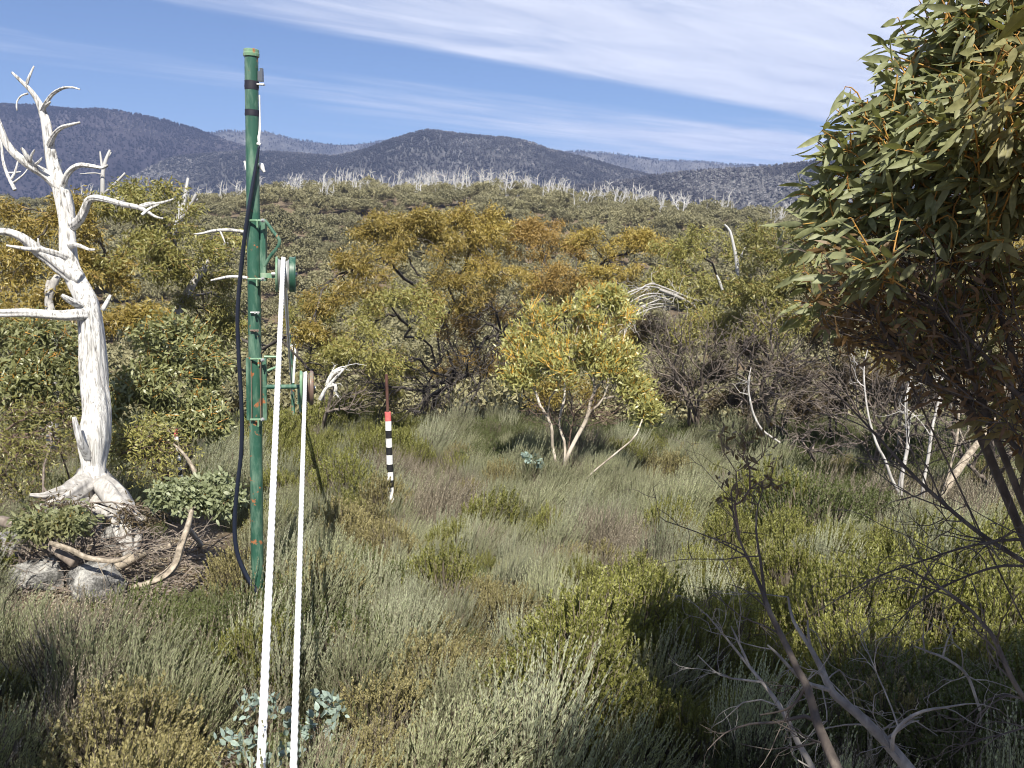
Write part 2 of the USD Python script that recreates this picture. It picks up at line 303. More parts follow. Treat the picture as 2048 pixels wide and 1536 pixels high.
M['soil'] = mat('soil', {
    'g': ('geometry', {}), 'n': ('noise_texture', {'scale': 1.7, 'detail': 8.0, 'roughness': .7}), 'n2': ('noise_texture', {'scale': 38.0, 'detail': 4.0, 'roughness': .7}),
    'ad': ('mix_float', {'fac': .5}), 'r': ('rgb_ramp', {'ramp': [(.3, (.055, .042, .03)), (.5, (.14, .108, .075)), (.7, (.27, .215, .15))]}),
    'b': ('bump', {'strength': .8, 'distance': .03}), 'p': ('principled_bsdf', {'roughness': .95, 'specular_ior_level': .1})},
    [('g.position', 'n.vector'), ('g.position', 'n2.vector'), ('n.fac', 'ad.a'), ('n2.fac', 'ad.b'), ('ad.result', 'r.fac'), ('r.color', 'p.base_color'), ('ad.result', 'b.height'), ('b.normal', 'p.normal')], surface='p.BSDF')
M['granite'] = mat('granite', {
    'g': ('geometry', {}), 'n': ('noise_texture', {'scale': 3.2, 'detail': 9.0, 'roughness': .72, 'distortion': .8}), 'n2': ('noise_texture', {'scale': 60.0, 'detail': 3.0}),
    'v': ('voronoi_texture', {'scale': 3.0, 'feature': 'distance_to_edge', 'randomness': 1.0}), 'vr': ('map_range', {'from_min': 0.0, 'from_max': .05, 'to_min': 0.25, 'to_max': 1.0, 'clamp': True}),
    'ad': ('mix_float', {'fac': .25}), 'r': ('rgb_ramp', {'ramp': [(.38, (.030, .030, .030)), (.46, (.09, .088, .085)), (.53, (.22, .215, .21)), (.62, (.36, .355, .34)), (.74, (.46, .45, .42))]}),
    'mu': ('mix_color', {'blend_type': 'multiply', 'fac': .6}),
    'b': ('bump', {'strength': .9, 'distance': .03}), 'p': ('principled_bsdf', {'roughness': .9, 'specular_ior_level': .2})},
    [('g.position', 'n.vector'), ('g.position', 'n2.vector'), ('g.position', 'v.vector'), ('v.distance', 'vr.value'), ('n.fac', 'ad.a'), ('n2.fac', 'ad.b'), ('ad.result', 'r.fac'), ('r.color', 'mu.a'), ('vr.result', 'mu.b'), ('mu.result', 'p.base_color'), ('ad.result', 'b.height'), ('b.normal', 'p.normal')], surface='p.BSDF')
def paintmat(name, col, rustcut=.62, worn=(.22, .32, .24)):
    return mat(name, {
        'g': ('geometry', {}), 'n': ('noise_texture', {'scale': 8.5, 'detail': 6.0, 'roughness': .6}), 'rr': ('map_range', {'from_min': rustcut, 'from_max': rustcut + .03, 'clamp': True}),
        'mp': ('mapping', {'mapping_type': 'point', 'scale': (9, 9, 2.2), 'location': (4, 2, 7)}), 'n2': ('noise_texture', {'scale': 1.0, 'detail': 7.0, 'roughness': .62}), 'wr': ('map_range', {'from_min': .48, 'from_max': .72, 'to_max': .75, 'clamp': True}),
        'n3': ('noise_texture', {'scale': 2.0, 'detail': 3.0}), 'hv': ('map_range', {'from_min': .3, 'from_max': .7, 'to_min': .8, 'to_max': 1.2}), 'hs': ('hsv', {'color': col}),
        'w': ('mix_color', {'blend_type': 'mix', 'b': worn}), 'm': ('mix_color', {'blend_type': 'mix', 'b': (.30, .115, .045)}),
        'ro': ('map_range', {'from_min': 0, 'from_max': 1, 'to_min': .42, 'to_max': .9}), 'b': ('bump', {'strength': .25, 'distance': .003}), 'p': ('principled_bsdf', {'specular_ior_level': .45})},
        [('g.position', 'n.vector'), ('g.position', 'mp.vector'), ('mp.vector', 'n2.vector'), ('g.position', 'n3.vector'), ('n3.fac', 'hv.value'), ('hv.result', 'hs.value'), ('n.fac', 'rr.value'), ('n2.fac', 'wr.value'), ('hs.color', 'w.a'), ('wr.result', 'w.fac'), ('w.result', 'm.a'), ('rr.result', 'm.fac'), ('m.result', 'p.base_color'), ('rr.result', 'ro.value'), ('ro.result', 'p.roughness'), ('n2.fac', 'b.height'), ('b.normal', 'p.normal')], surface='p.BSDF')
M['paint'] = paintmat('green_paint', (.026, .086, .060))
M['paint_pale'] = paintmat('green_paint_pale', (.13, .24, .15), .66, (.4, .45, .36))
M['rusty'] = paintmat('rusty_paint', (.14, .095, .075), .60, (.22, .24, .18))
M['rope'] = barkmat('rope_white', [(.2, (.55, .55, .55)), (.6, (.76, .76, .76))], (90, 90, 90), rough=.8, bump=.3, dist=.002)
M['cable'] = plain('black_cable', (.012, .016, .030), .35)
M['tape'] = plain('black_tape', (.012, .012, .022), .6)
M['steel'] = plain('galvanised_steel', (.42, .43, .43), .45, .6)
M['steel_wire'] = plain('grey_wire', (.25, .25, .24), .6, .3)
M['white'] = barkmat('white_plastic', [(.26, (.36, .34, .31)), (.40, (.66, .655, .64)), (.6, (.80, .80, .79))], (20, 20, 6), rough=.45, bump=0)
M['black'] = barkmat('black_band', [(.3, (.012, .012, .014)), (.62, (.022, .022, .024)), (.75, (.09, .088, .085))], (24, 24, 14), rough=.6, bump=0)
M['red'] = barkmat('faded_red', [(.3, (.52, .10, .10)), (.7, (.62, .17, .16))], (20, 20, 20), rough=.5, bump=0)
M['rust'] = barkmat('rusty_steel', [(.3, (.06, .03, .025)), (.7, (.14, .07, .055))], (20, 20, 6), rough=.8)
M['smoke_box'] = plain('grey_box', (.09, .10, .12), .3)
M['far_tree_dark'] = mat('far_tree_dark', {'oi': ('object_info', {}), 'g': ('geometry', {}), 'mp': ('mapping', {'mapping_type': 'point', 'scale': (.006, .0035, .012)}), 'n': ('noise_texture', {'scale': 1.0, 'detail': 4.0, 'roughness': .6}), 'mr': ('map_range', {'from_min': .32, 'from_max': .68, 'to_min': -.25, 'to_max': .75}), 'ad': ('math', {'math_type': 'multiply_add', 'value2': .6}), 'r': ('rgb_ramp', {'ramp': [(0, (.022, .019, .026)), (.7, (.036, .031, .040)), (.93, (.06, .054, .062)), (1, (.12, .11, .12))]}), 'p': ('principled_bsdf', {'roughness': 1.0, 'specular_ior_level': 0.0})},
    [('g.position', 'mp.vector'), ('mp.vector', 'n.vector'), ('n.fac', 'mr.value'), ('oi.random', 'ad.value1'), ('mr.result', 'ad.value3'), ('ad.value', 'r.fac'), ('r.color', 'p.base_color')], surface='p.BSDF')
def hillmat(name, ramp):
    return mat(name, {
        'g': ('geometry', {}), 'mp': ('mapping', {'mapping_type': 'point', 'scale': (.012, .004, .012)}), 'n': ('noise_texture', {'scale': 1.0, 'detail': 5.0, 'roughness': .6}),
        'mp2': ('mapping', {'mapping_type': 'point', 'scale': (.22, .05, .10)}), 'n2': ('noise_texture', {'scale': 1.0, 'detail': 4.0, 'roughness': .7}), 'ad': ('mix_float', {'fac': .45}),
        'r': ('rgb_ramp', {'ramp': ramp}), 'p': ('principled_bsdf', {'roughness': 1.0, 'specular_ior_level': 0.0})},
        [('g.position', 'mp.vector'), ('mp.vector', 'n.vector'), ('g.position', 'mp2.vector'), ('mp2.vector', 'n2.vector'), ('n.fac', 'ad.a'), ('n2.fac', 'ad.b'), ('ad.result', 'r.fac'), ('r.color', 'p.base_color')], surface='p.BSDF')
M['hill'] = hillmat('hill_scrub', [(.34, (.030, .030, .034)), (.48, (.060, .058, .060)), (.56, (.10, .098, .10)), (.66, (.19, .185, .185))])
M['hill_dark'] = hillmat('hill_scrub_dark', [(.36, (.022, .020, .028)), (.54, (.042, .037, .046)), (.70, (.10, .09, .10))])
M['far_tree'] = mat('far_tree', {'oi': ('object_info', {}), 'g': ('geometry', {}), 'mp': ('mapping', {'mapping_type': 'point', 'scale': (.006, .0035, .012)}), 'n': ('noise_texture', {'scale': 1.0, 'detail': 4.0, 'roughness': .6}), 'mr': ('map_range', {'from_min': .32, 'from_max': .68, 'to_min': -.25, 'to_max': .75}), 'ad': ('math', {'math_type': 'multiply_add', 'value2': .6}), 'r': ('rgb_ramp', {'ramp': [(0, (.030, .029, .033)), (.55, (.052, .049, .054)), (.82, (.09, .087, .092)), (1, (.20, .195, .195))]}), 'p': ('principled_bsdf', {'roughness': 1.0, 'specular_ior_level': 0.0})},
    [('g.position', 'mp.vector'), ('mp.vector', 'n.vector'), ('n.fac', 'mr.value'), ('oi.random', 'ad.value1'), ('mr.result', 'ad.value3'), ('ad.value', 'r.fac'), ('r.color', 'p.base_color')], surface='p.BSDF')

# ------------------------------------------------------------------ ground
def elev(py, Y): 
    t = (768 - py) / F
    return CZ + Y * (-ST + t * CT) / (CT + t * ST)
RIDGE_PX = np.array([-900, 0, 280, 520, 700, 1000, 1150, 1400, 1600, 2048, 3000]); RIDGE_PY = np.array([425, 420, 418, 408, 399, 398, 408, 432, 446, 452, 452])
def ground(x, y):
    x, y = np.asarray(x, float), np.asarray(y, float)
    near = np.interp(y, [-400, -60, -5, 2, 5, 9, 12, 15.5, 20, 23.5, 27, 34, 60, 90], [10, 2.4, .6, .25, 0, -.8, -1.35, -1.9, -2.05, -2.15, -3.1, -5.4, -9.5, -9.5])
    near = near + 0.62 * np.exp(-((x + 5.3) / 2.0) ** 2 - ((y - 10.2) / 1.9) ** 2) + .25 * np.exp(-((x - 5) / 3) ** 2 - ((y - 12) / 4) ** 2)
    Y0 = 245.0
    top = elev(np.interp(1024 + F * x / (Y0 * 1.0), RIDGE_PX, RIDGE_PY), Y0)
    t = np.clip((y - 90) / (Y0 - 90), 0, 1); s = t * t * (3 - 2 * t) * .55 + t * .45
    far = -9.5 + (top + 9.5) * s
    far = np.where(y > Y0, top - 95 * (1 - np.exp(-((np.maximum(y, Y0) - Y0) / 160) ** 1.3)) , far)
    z = np.where(y < 90, near, far)
    w = np.clip((y - 40) / 60, 0, 1)
    p = np.stack([x, y, 0 * x], -1)
    return z + (meshkit.fbm(p * .9, 3, 3) - .5) * .22 + w * (meshkit.fbm(p * .02, 4, 7) - .5) * 7 * np.clip(1 - (y - 400) / 400, .2, 1)
def G(px, py, lo=2.0, hi=300.0, lift=0.0):
    """Where the photograph's ray through (px, py) meets the ground."""
    d = np.concatenate([np.arange(lo, 40, .05), np.arange(40, hi, .5)])
    p = np.array([P(px, py, q) for q in d]); below = p[:, 2] < ground(p[:, 0], p[:, 1]) + lift
    return p[np.argmax(below)] if below.any() else p[-1]
rr = np.concatenate([[0.4], np.geomspace(1.0, 60, 150), np.geomspace(62, 600, 130), np.geomspace(640, 14000, 40)]); aa = np.linspace(0, 2 * np.pi, 361)[:-1]
gx, gy = rr[:, None] * np.cos(aa), rr[:, None] * np.sin(aa)
gv = np.stack([gx, gy, ground(gx, gy)], -1).reshape(-1, 3); na = len(aa)
ii = np.arange(len(rr) - 1)[:, None] * na; jj = np.arange(na)[None]; kk = (jj + 1) % na
gf = np.concatenate([np.stack([ii + jj, ii + na + jj, ii + na + kk], -1).reshape(-1, 3), np.stack([ii + jj, ii + na + kk, ii + kk], -1).reshape(-1, 3)])
gv = np.vstack([gv, [[0, 0, float(ground(0, 0))]]]); gf = np.vstack([gf, np.stack([np.full(na, len(gv) - 1), np.arange(na), (np.arange(na) + 1) % na], -1)])
tag(obj('ground', (gv, gf), M['soil'], smooth=True), 'brown sandy soil of the slope showing between the heath shrubs', 'ground', kind='structure')

# ------------------------------------------------------------------ far hills
def hill(name, crest, Y, front, material, label, seed, base=-110, nx=220, nv=60, amp=.20):
    crest = np.array(crest, float); px = np.linspace(crest[0, 0], crest[-1, 0], nx)
    cs = np.interp(px, crest[:, 0], crest[:, 1])
    ker = np.hanning(9); ker /= ker.sum(); cs = np.convolve(np.pad(cs, 4, mode='edge'), ker, 'valid')
    x = (px - 1024) / F * Y * 1.0; zt = elev(cs, Y)
    v = np.concatenate([np.linspace(0, 1, nv), 1 + np.linspace(.04, .6, 12)])
    yy = Y - front * (1 - v)[:, None] + 0 * x[None]; xx = x[None] + 0 * yy
    s = np.where(v <= 1, np.sin(np.clip(v, 0, 1) * np.pi / 2) ** 1.15, 1 - ((v - 1) / .6) ** 2 * .8)[:, None]
    p = np.stack([xx, yy, 0 * xx], -1)
    spur = (meshkit.fbm(p * [1 / 260., 1 / 900., 0] + seed, 4, seed) - .5)
    z = base + (zt[None] - base) * s + spur * (zt[None] - base) * amp * 2.2 * np.sin(np.clip(v, 0, 1) * np.pi)[:, None]
    vv = np.stack([xx, yy, z], -1).reshape(-1, 3); m = len(v)
    i = np.arange(m - 1)[:, None] * nx; j = np.arange(nx - 1)[None]
    f = np.concatenate([np.stack([i + j, i + j + 1, i + nx + j + 1], -1).reshape(-1, 3), np.stack([i + j, i + nx + j + 1, i + nx + j], -1).reshape(-1, 3)])
    tag(obj(name, (vv, f), material, smooth=True), label, 'hill', kind='structure')
    return xx, yy, z, m
H_B = hill('hill', [(-300, 262), (300, 274), (430, 268), (520, 273), (620, 282), (700, 292), (780, 282), (830, 288), (900, 300), (1000, 312), (1100, 308), (1200, 315), (1300, 321), (1400, 328), (1500, 335), (1560, 339), (1700, 346), (2300, 352)], 2700, 900, M['hill'], 'pale distant ridge lowest on the skyline between the dark hill and the rounded peak', 3)
H_A = hill('hill', [(-900, 60), (-400, 138), (0, 206), (100, 225), (200, 240), (300, 254), (400, 267), (470, 288), (560, 322), (640, 354), (720, 388), (820, 430)], 1900, 800, M['hill_dark'], 'long dark purple wooded hill falling from the left edge of the sky', 11)
H_C = hill('hill', [(230, 400), (330, 352), (430, 316), (520, 305), (620, 311), (700, 321), (760, 308), (820, 283), (870, 271), (950, 277), (1080, 301), (1150, 318), (1250, 348), (1330, 378), (1450, 420)], 1500, 700, M['hill'], 'rounded grey wooded peak at the middle of the skyline', 23)
H_D = hill('hill', [(900, 440), (1000, 420), (1100, 394), (1200, 374), (1300, 356), (1400, 346), (1500, 341), (1600, 330), (1700, 320), (2100, 292), (2700, 260)], 1000, 500, M['hill'], 'grey spur of burnt forest behind the big gum on the right', 31)
# their woods
def far_tree(seed):
    rng = RNG(seed); ms = []
    for k in range(3):
        a = rng.uniform(0, 6.28); l = rng.uniform(.6, 1.0); top = np.array([math.cos(a) * .22, math.sin(a) * .22, l]); ms.append(tube([[0, 0, 0], top * .55 + rng.normal(0, .04, 3), top], [.05, .04, .015], 3, cap=False))
    for k in range(5):
        c = rng.normal(0, .16, 3) + [0, 0, .5 + .1 * k - .2]; r = rng.uniform(.12, .22)
        v = unit(rng.normal(size=(6, 3))) * r; v = np.array([[1, 0, 0], [-1, 0, 0], [0, 1, 0], [0, -1, 0], [0, 0, 1.2], [0, 0, -1]]) * r * rng.uniform(.7, 1.2, (6, 1)) + c
        ms.append((v, np.array([[0, 2, 4], [2, 1, 4], [1, 3, 4], [3, 0, 4], [2, 0, 5], [1, 2, 5], [3, 1, 5], [0, 3, 5]])))
    return join(ms)
def scatter(name, protos, pos, idx, quat, scale, label, cat, kind='stuff'):
    p = numbered(name); pi = UsdGeom.PointInstancer.Define(stage, p); rel = pi.CreatePrototypesRel()
    for k, build in enumerate(protos):
        q = f'{p}/kind_{k:03d}'; UsdGeom.Xform.Define(stage, q); build(q); rel.AddTarget(q)
    pi.CreateProtoIndicesAttr(Vt.IntArray.FromNumpy(np.asarray(idx, np.int32))); pi.CreatePositionsAttr(Vt.Vec3fArray.FromNumpy(np.asarray(pos, np.float32)))
    q = np.asarray(quat, np.float32)
    pi.CreateOrientationsAttr(Vt.QuathArray([Gf.Quath(float(a), float(b), float(c), float(d)) for a, b, c, d in q]))
    pi.CreateScalesAttr(Vt.Vec3fArray.FromNumpy(np.asarray(scale, np.float32)))
    tag(pi, label, cat, kind=kind)
def spin(n, rng, tilt=0.0):
    a = rng.uniform(0, 2 * np.pi, n); q = np.stack([np.cos(a / 2), 0 * a, 0 * a, np.sin(a / 2)], 1)
    if tilt:
        tx, ty = rng.normal(0, tilt, n), rng.normal(0, tilt, n)
        t = np.stack([np.ones(n), tx / 2, ty / 2, 0 * tx], 1); t /= np.linalg.norm(t, axis=1, keepdims=True)
        w1, x1, y1, z1 = t.T; w2, x2, y2, z2 = q.T
        q = np.stack([w1 * w2 - x1 * x2 - y1 * y2 - z1 * z2, w1 * x2 + x1 * w2 + y1 * z2 - z1 * y2, w1 * y2 - x1 * z2 + y1 * w2 + z1 * x2, w1 * z2 + x1 * y2 - y1 * x2 + z1 * w2], 1)
    return q
rng = RNG(5); pts, sc = [], []
for (xx, yy, z, m), n, h in ((H_B, 10000, 7), (H_A, 20000, 6.5), (H_C, 24000, 6), (H_D, 15000, 5.5)):
    nv = 60
    i = rng.uniform(0, nv + 2, n * 2); j = rng.uniform(0, xx.shape[1] - 1.01, n * 2)
    i0, j0 = i.astype(int), j.astype(int); u, w = (i - i0), (j - j0)
    bl = lambda A: A[i0, j0] * (1 - u) * (1 - w) + A[i0 + 1, j0] * u * (1 - w) + A[i0, j0 + 1] * (1 - u) * w + A[i0 + 1, j0 + 1] * u * w
    p = np.stack([bl(xx), bl(yy), bl(z)], 1); qx, qy, qd = proj(p); ok = (qx > -150) & (qx < 2200) & (qy < 470)
    p = p[ok][:n]; pts.append(p - [0, 0, .4]); s = rng.uniform(.6, 1.25, (len(p), 1)) * h; sc.append(s * [[1.0, 1.0, 1.0]])
for k, (lb, mt) in enumerate((('pale burnt forest on the lowest distant ridge', 'far_tree'), ('dark forest covering the long hill at the left', 'far_tree_dark'), ('grey burnt forest covering the rounded peak', 'far_tree'), ('grey burnt forest on the spur at the right', 'far_tree'))):
    n = len(pts[k]); scatter('far_forest', [lambda q, s=s, mt=mt: obj('wood', far_tree(s), M[mt], q) for s in range(4)], pts[k], rng.integers(0, 4, n), spin(n, rng), sc[k], lb, 'forest')

# ------------------------------------------------------------------ near ridge: gum canopy and bleached dead trees
def canopy(seed):
    rng = RNG(seed); cl = []
    for k in range(11):
        d = unit(rng.normal(size=3)); d[2] = abs(d[2]) * .9 + .05; cl.append((d * [1.5, 1.5, 1.3] + [0, 0, 2.2], rng.uniform(.55, .95)))
    B = []
    for c, r in cl:
        d = unit(rng.normal(size=(85, 3))); B.append(c + d * r * [1, 1, .7] * rng.uniform(.75, 1, (85, 1)))
    B = np.vstack(B); n = len(B)
    return leaves(B, rng.normal(0, 1, (n, 3)), rng.normal(0, .6, (n, 3)) + [0, -.2, .8], rng.uniform(.22, .42, n), rng.uniform(.14, .26, n))
rng = RNG(6); n = 6000
y = 33 + (275 - 33) * rng.uniform(0, 1, n) ** .72; x = rng.uniform(-.75, .75, n) * y
pos = np.stack([x, y, ground(x, y) - .3], 1); s = rng.uniform(.55, 1.15, n) * (.75 + .6 * meshkit.fbm(pos * [.05, .05, 0], 3, 4)); s = np.where(y < 60, s * .8, s)
scatter('canopy', [lambda q, s=s: (obj('foliage', canopy(s), M['leaf_far'], q)) for s in range(40, 45)], pos, rng.integers(0, 5, n), spin(n, rng), np.stack([s, s, s * rng.uniform(.8, 1.15, n)], 1), 'olive brown gum canopy covering the ridge across the gully', 'forest')
def dead_tree(seed, lean=.18):
    rng = RNG(seed); ms = []; nb = rng.integers(1, 4)
    for b in range(nb):
        a = rng.uniform(0, 6.28); l = rng.uniform(5, 8.5)
        d = np.array([math.cos(a) * .22 + lean, math.sin(a) * .2, 1]); p = [np.zeros(3)]
        for k in range(6): p.append(p[-1] + unit(d) * l / 6); d = d + rng.normal(0, .13, 3) * [1, 1, .3]
        p = np.array(p); ms.append(tube(p, np.linspace(.20, .05, 7), 5, cap=False))
        for k in range(rng.integers(3, 7)):
            i = rng.integers(2, 6); q = [p[i]]; d2 = np.array([rng.normal(lean, .7), rng.normal(0, .6), rng.uniform(.5, 1.1)]); l2 = rng.uniform(1, 3)
            for _ in range(3): q.append(q[-1] + unit(d2) * l2 / 3); d2 = d2 + rng.normal(0, .3, 3)
            ms.append(tube(q, [.10, .085, .06, .025], 4, cap=False))
    return join(ms)
DEAD = []
def cls(name, builder):
    p = f'/{name}'; stage.CreateClassPrim(p); builder(p); return p
for k in range(8):
    DEAD.append(cls(f'kind_dead_tree_{k}', lambda q, k=k: obj('trunk', dead_tree(100 + k), M['deadwood_far'], q)))
def instance(name, source, loc, rot, scale, label, cat, group=None):
    p = numbered(name); x = UsdGeom.Xform.Define(stage, p)
    x.AddTranslateOp().Set(Gf.Vec3d(*map(float, loc))); x.AddRotateZOp().Set(float(rot)); x.AddScaleOp().Set(Gf.Vec3f(*map(float, np.broadcast_to(scale, 3))))
    x.GetPrim().GetReferences().AddInternalReference(source); x.GetPrim().SetInstanceable(True); tag(x, label, cat, group)
    return p
rng = RNG(8); n = 0
DL = 'bleached dead gum trunk standing above the canopy of the near ridge'
while n < 285:
    px = rng.uniform(150, 1680); y = rng.choice([rng.uniform(222, 262), rng.uniform(198, 240)], p=[.7, .3])
    dens = np.interp(px, [150, 500, 700, 900, 1150, 1300, 1500, 1680], [.35, .5, .9, 1, .9, .6, .3, .2])
    if rng.uniform() > dens: continue
    x = (px - 1024) / F * y; 
    instance('dead_tree', DEAD[rng.integers(0, 8)], (x, y, ground(x, y)), rng.uniform(-40, 40), rng.uniform(.6, 1.15) * np.array([1, 1, 1]), DL, 'dead tree', 'bleached dead trees on the near ridge'); n += 1

# ------------------------------------------------------------------ snow gums
def gum(label, blobs, base, seed, leaf='leaf_ochre', bark='bark_dark', per=90, nl=34, L=.12, W=.036, depth=None, stems=4, twig=None, T=T_DIAMOND, rmax=.09, leafparts=0, clump=.34, low=-.35, upright=0.0, droop=.35, tip=.0045, name='snow_gum', spread=.11, bias=(0, 0, 0), cat='tree', zs=1.0, twn=1, tl=1.0, trunks=None):
    """blobs: (px, py, rx px, ry px, depth) of the crown's masses; base: (px, py) of the foot on the ground or a world point."""
    rng = RNG(seed); root = np.asarray(base, float) if len(base) == 3 else G(*base)
    root = np.array([root[0], root[1], float(ground(root[0], root[1])) - .05])
    tg = []
    for (px, py, rx, ry, d) in blobs:
        c = P(px, py, d); r = np.array([rx / F * d, min(rx, ry * 1.2) / F * d * .9, ry / F * d])
        nc = max(5, int(per / 8)); dd = unit(rng.normal(size=(nc * 4, 3))); dd = dd[dd[:, 2] > low][:nc]
        cc = c + dd * r * rng.uniform(.62, .95, (nc, 1)); cl = clump * rng.uniform(.7, 1.3, nc) * min(1.0, r.max() / 1.1)
        for k in range(nc):
            d2 = unit(rng.normal(size=(8, 3))); tg.append(cc[k] + d2 * cl[k] * [1, 1, .75] * rng.uniform(.3, 1, (8, 1)))
    tg = np.vstack(tg); top = tg.mean(0); tr = []
    H = max(.3, (tg[:, 2].min() - root[2]) * .8)
    for k in range(stems):
        a = rng.uniform(0, 6.28); e = root + [math.cos(a) * .25 * H, math.sin(a) * .25 * H, 0] + (top - root) * .38 * rng.uniform(.7, 1.1)
        s0 = root + [math.cos(a) * .10, math.sin(a) * .10, 0]; mid = (s0 + e) / 2 + rng.normal(0, .08, 3) * [1, 1, .2]
        tr.append(smooth_path([s0, mid, e], [1, 1, 1], .25)[0])
    if trunks:
        tr = []
        for q in trunks:
            q = np.array([P(a, b, d) for a, b, d in q]); tr.append(smooth_path(np.vstack([root, q]), np.ones(len(q) + 1), .12)[0])
    wood, ends, dirs = grow(tr, tg, seed + 1, rmax=rmax, tip=tip, seg=.22, gnarl=.012)
    p = xf(name, label, cat, root)
    obj('trunk', shift(wood, root), M[bark], p, smooth=True)
    if twig:
        o = ends - dirs * .28; ms = []
        q = rng.uniform(.0, 1, (len(ends), 1))
        for i in range(len(ends)):
            for b in range(twn):
                e = ends[i] + unit(dirs[i] + [0, 0, .5] + rng.normal(0, .45, 3)) * rng.uniform(.10, .26) * tl
                ms.append(tube([ends[i] - dirs[i] * .15 * tl, e], [.007 * tl, .003 * tl], 3, cap=False))
        obj('twigs', shift(join(ms), root), M[twig], p)
    B, D, N, LL, WW = sprays(ends, dirs, rng, nl, spread, L, W, T, droop, bias, upright)
    if leafparts:
        x, yv, dpt = proj(B); score = LL / np.maximum(dpt, .1) * ((x > 0) & (x < 2048) & (yv > 0) & (yv < 1536)) - .0 * dpt
        big = np.argsort(-score)[:leafparts]; rest = np.setdiff1d(np.arange(len(B)), big)
        for i in big: obj('leaf', shift(leaves(B[i:i + 1], D[i:i + 1], N[i:i + 1], LL[i:i + 1], WW[i:i + 1], T), root), M[leaf], p, smooth=T is T_LANCE)
        tag(obj('foliage', shift(leaves(B[rest], D[rest], N[rest], LL[rest], WW[rest], T), root), M[leaf], p, smooth=T is T_LANCE), kind='stuff')
    else: obj('crown', shift(leaves(B, D, N, LL, WW, T), root), M[leaf], p)
    return p, root

# left group behind the dead tree
gum('broad olive ochre snow gum filling the left edge behind the bleached tree', [(70, 455, 130, 75, 18), (20, 560, 120, 80, 17.5), (190, 560, 80, 70, 18)], (70, 860, 18)[:2], 201, 'leaf_ochre', twig='twig_belt', per=110)
gum('bushy olive snow gum between the bleached tree and the green tower', [(290, 430, 110, 65, 19), (380, 500, 105, 75, 19), (270, 540, 110, 80, 18.5)], (300, 850), 202, 'leaf_olive', twig='twig_belt', per=110)
gum('small dark olive snow gum close behind the left side of the green tower', [(415, 600, 80, 60, 20), (450, 690, 60, 80, 20)], (430, 830), 203, 'leaf_olive', twig='twig_belt', per=80)
gum('low ochre snow gum under the long left branch of the bleached tree', [(95, 640, 110, 60, 15.5), (260, 650, 70, 50, 16)], (110, 880), 204, 'leaf_ochre', twig='twig_belt', per=90)
# middle group
gum('ochre snow gum leaning left at the left end of the middle thicket', [(690, 610, 95, 70, 23), (650, 690, 70, 60, 22.5), (745, 540, 80, 60, 23.5)], (760, 860), 205, 'leaf_ochre', twig='twig_belt', per=100, stems=5)
gum('dense olive snow gum with dark stems behind the striped pole', [(800, 650, 100, 80, 22), (730, 720, 80, 55, 21.5)], (820, 872), 206, 'leaf_olive', twig='twig_belt', per=110, stems=6)
gum('tall ochre snow gum topping the middle thicket right of the pulleys', [(850, 510, 100, 75, 24.5), (770, 468, 60, 40, 25), (900, 600, 80, 70, 24), (835, 455, 62, 34, 24.6)], (840, 862), 207, 'leaf_ochre', twig='twig_belt', per=120, stems=5)
gum('tall olive gold snow gum with the highest rounded crown of the thicket', [(960, 485, 85, 60, 26), (1000, 570, 90, 60, 25.5), (945, 447, 66, 32, 25.8)], (930, 855), 208, 'leaf_ochre', twig='twig_belt', per=110, stems=5)
gum('golden brown snow gum above the pale round gum', [(1090, 495, 85, 52, 27), (1120, 570, 90, 45, 26), (1060, 468, 50, 28, 26.8)], (1060, 850), 209, 'leaf_rust', twig='twig_belt', per=100, stems=5)
gum('golden snow gum behind the pile of fallen white branches', [(1215, 500, 95, 50, 27.5), (1250, 565, 90, 40, 26.5), (1290, 490, 50, 30, 27.2)], (1210, 850), 210, 'leaf_ochre', twig='twig_belt', per=110, stems=5)
# right group
gum('olive snow gum with a bare white branch sticking out of its crown', [(1400, 515, 95, 55, 25), (1350, 590, 75, 60, 24.5), (1470, 590, 80, 65, 24), (1420, 670, 70, 50, 23.5)], (1390, 850), 211, 'leaf_olive', twig='twig_belt', per=115, stems=5)
gum('fresh green snow gum left of the big near gum', [(1540, 505, 95, 60, 22), (1600, 590, 80, 60, 21), (1510, 600, 70, 55, 22), (1570, 660, 60, 45, 21)], (1560, 850), 212, 'leaf_olive', twig='twig_belt', per=115, stems=5)
gum('ochre snow gum seen through the lower twigs of the near gum', [(1740, 600, 110, 80, 18), (1830, 700, 100, 70, 17.5)], (1790, 930), 213, 'leaf_ochre', twig='twig_belt', per=100, bark='bark_pale', stems=5)
gum('ochre snow gum with pale trunks at the right edge', [(1960, 640, 110, 90, 16), (2080, 560, 120, 90, 16.5)], (1960, 960), 214, 'leaf_ochre', twig='twig_belt', per=100, bark='bark_pale', stems=5)
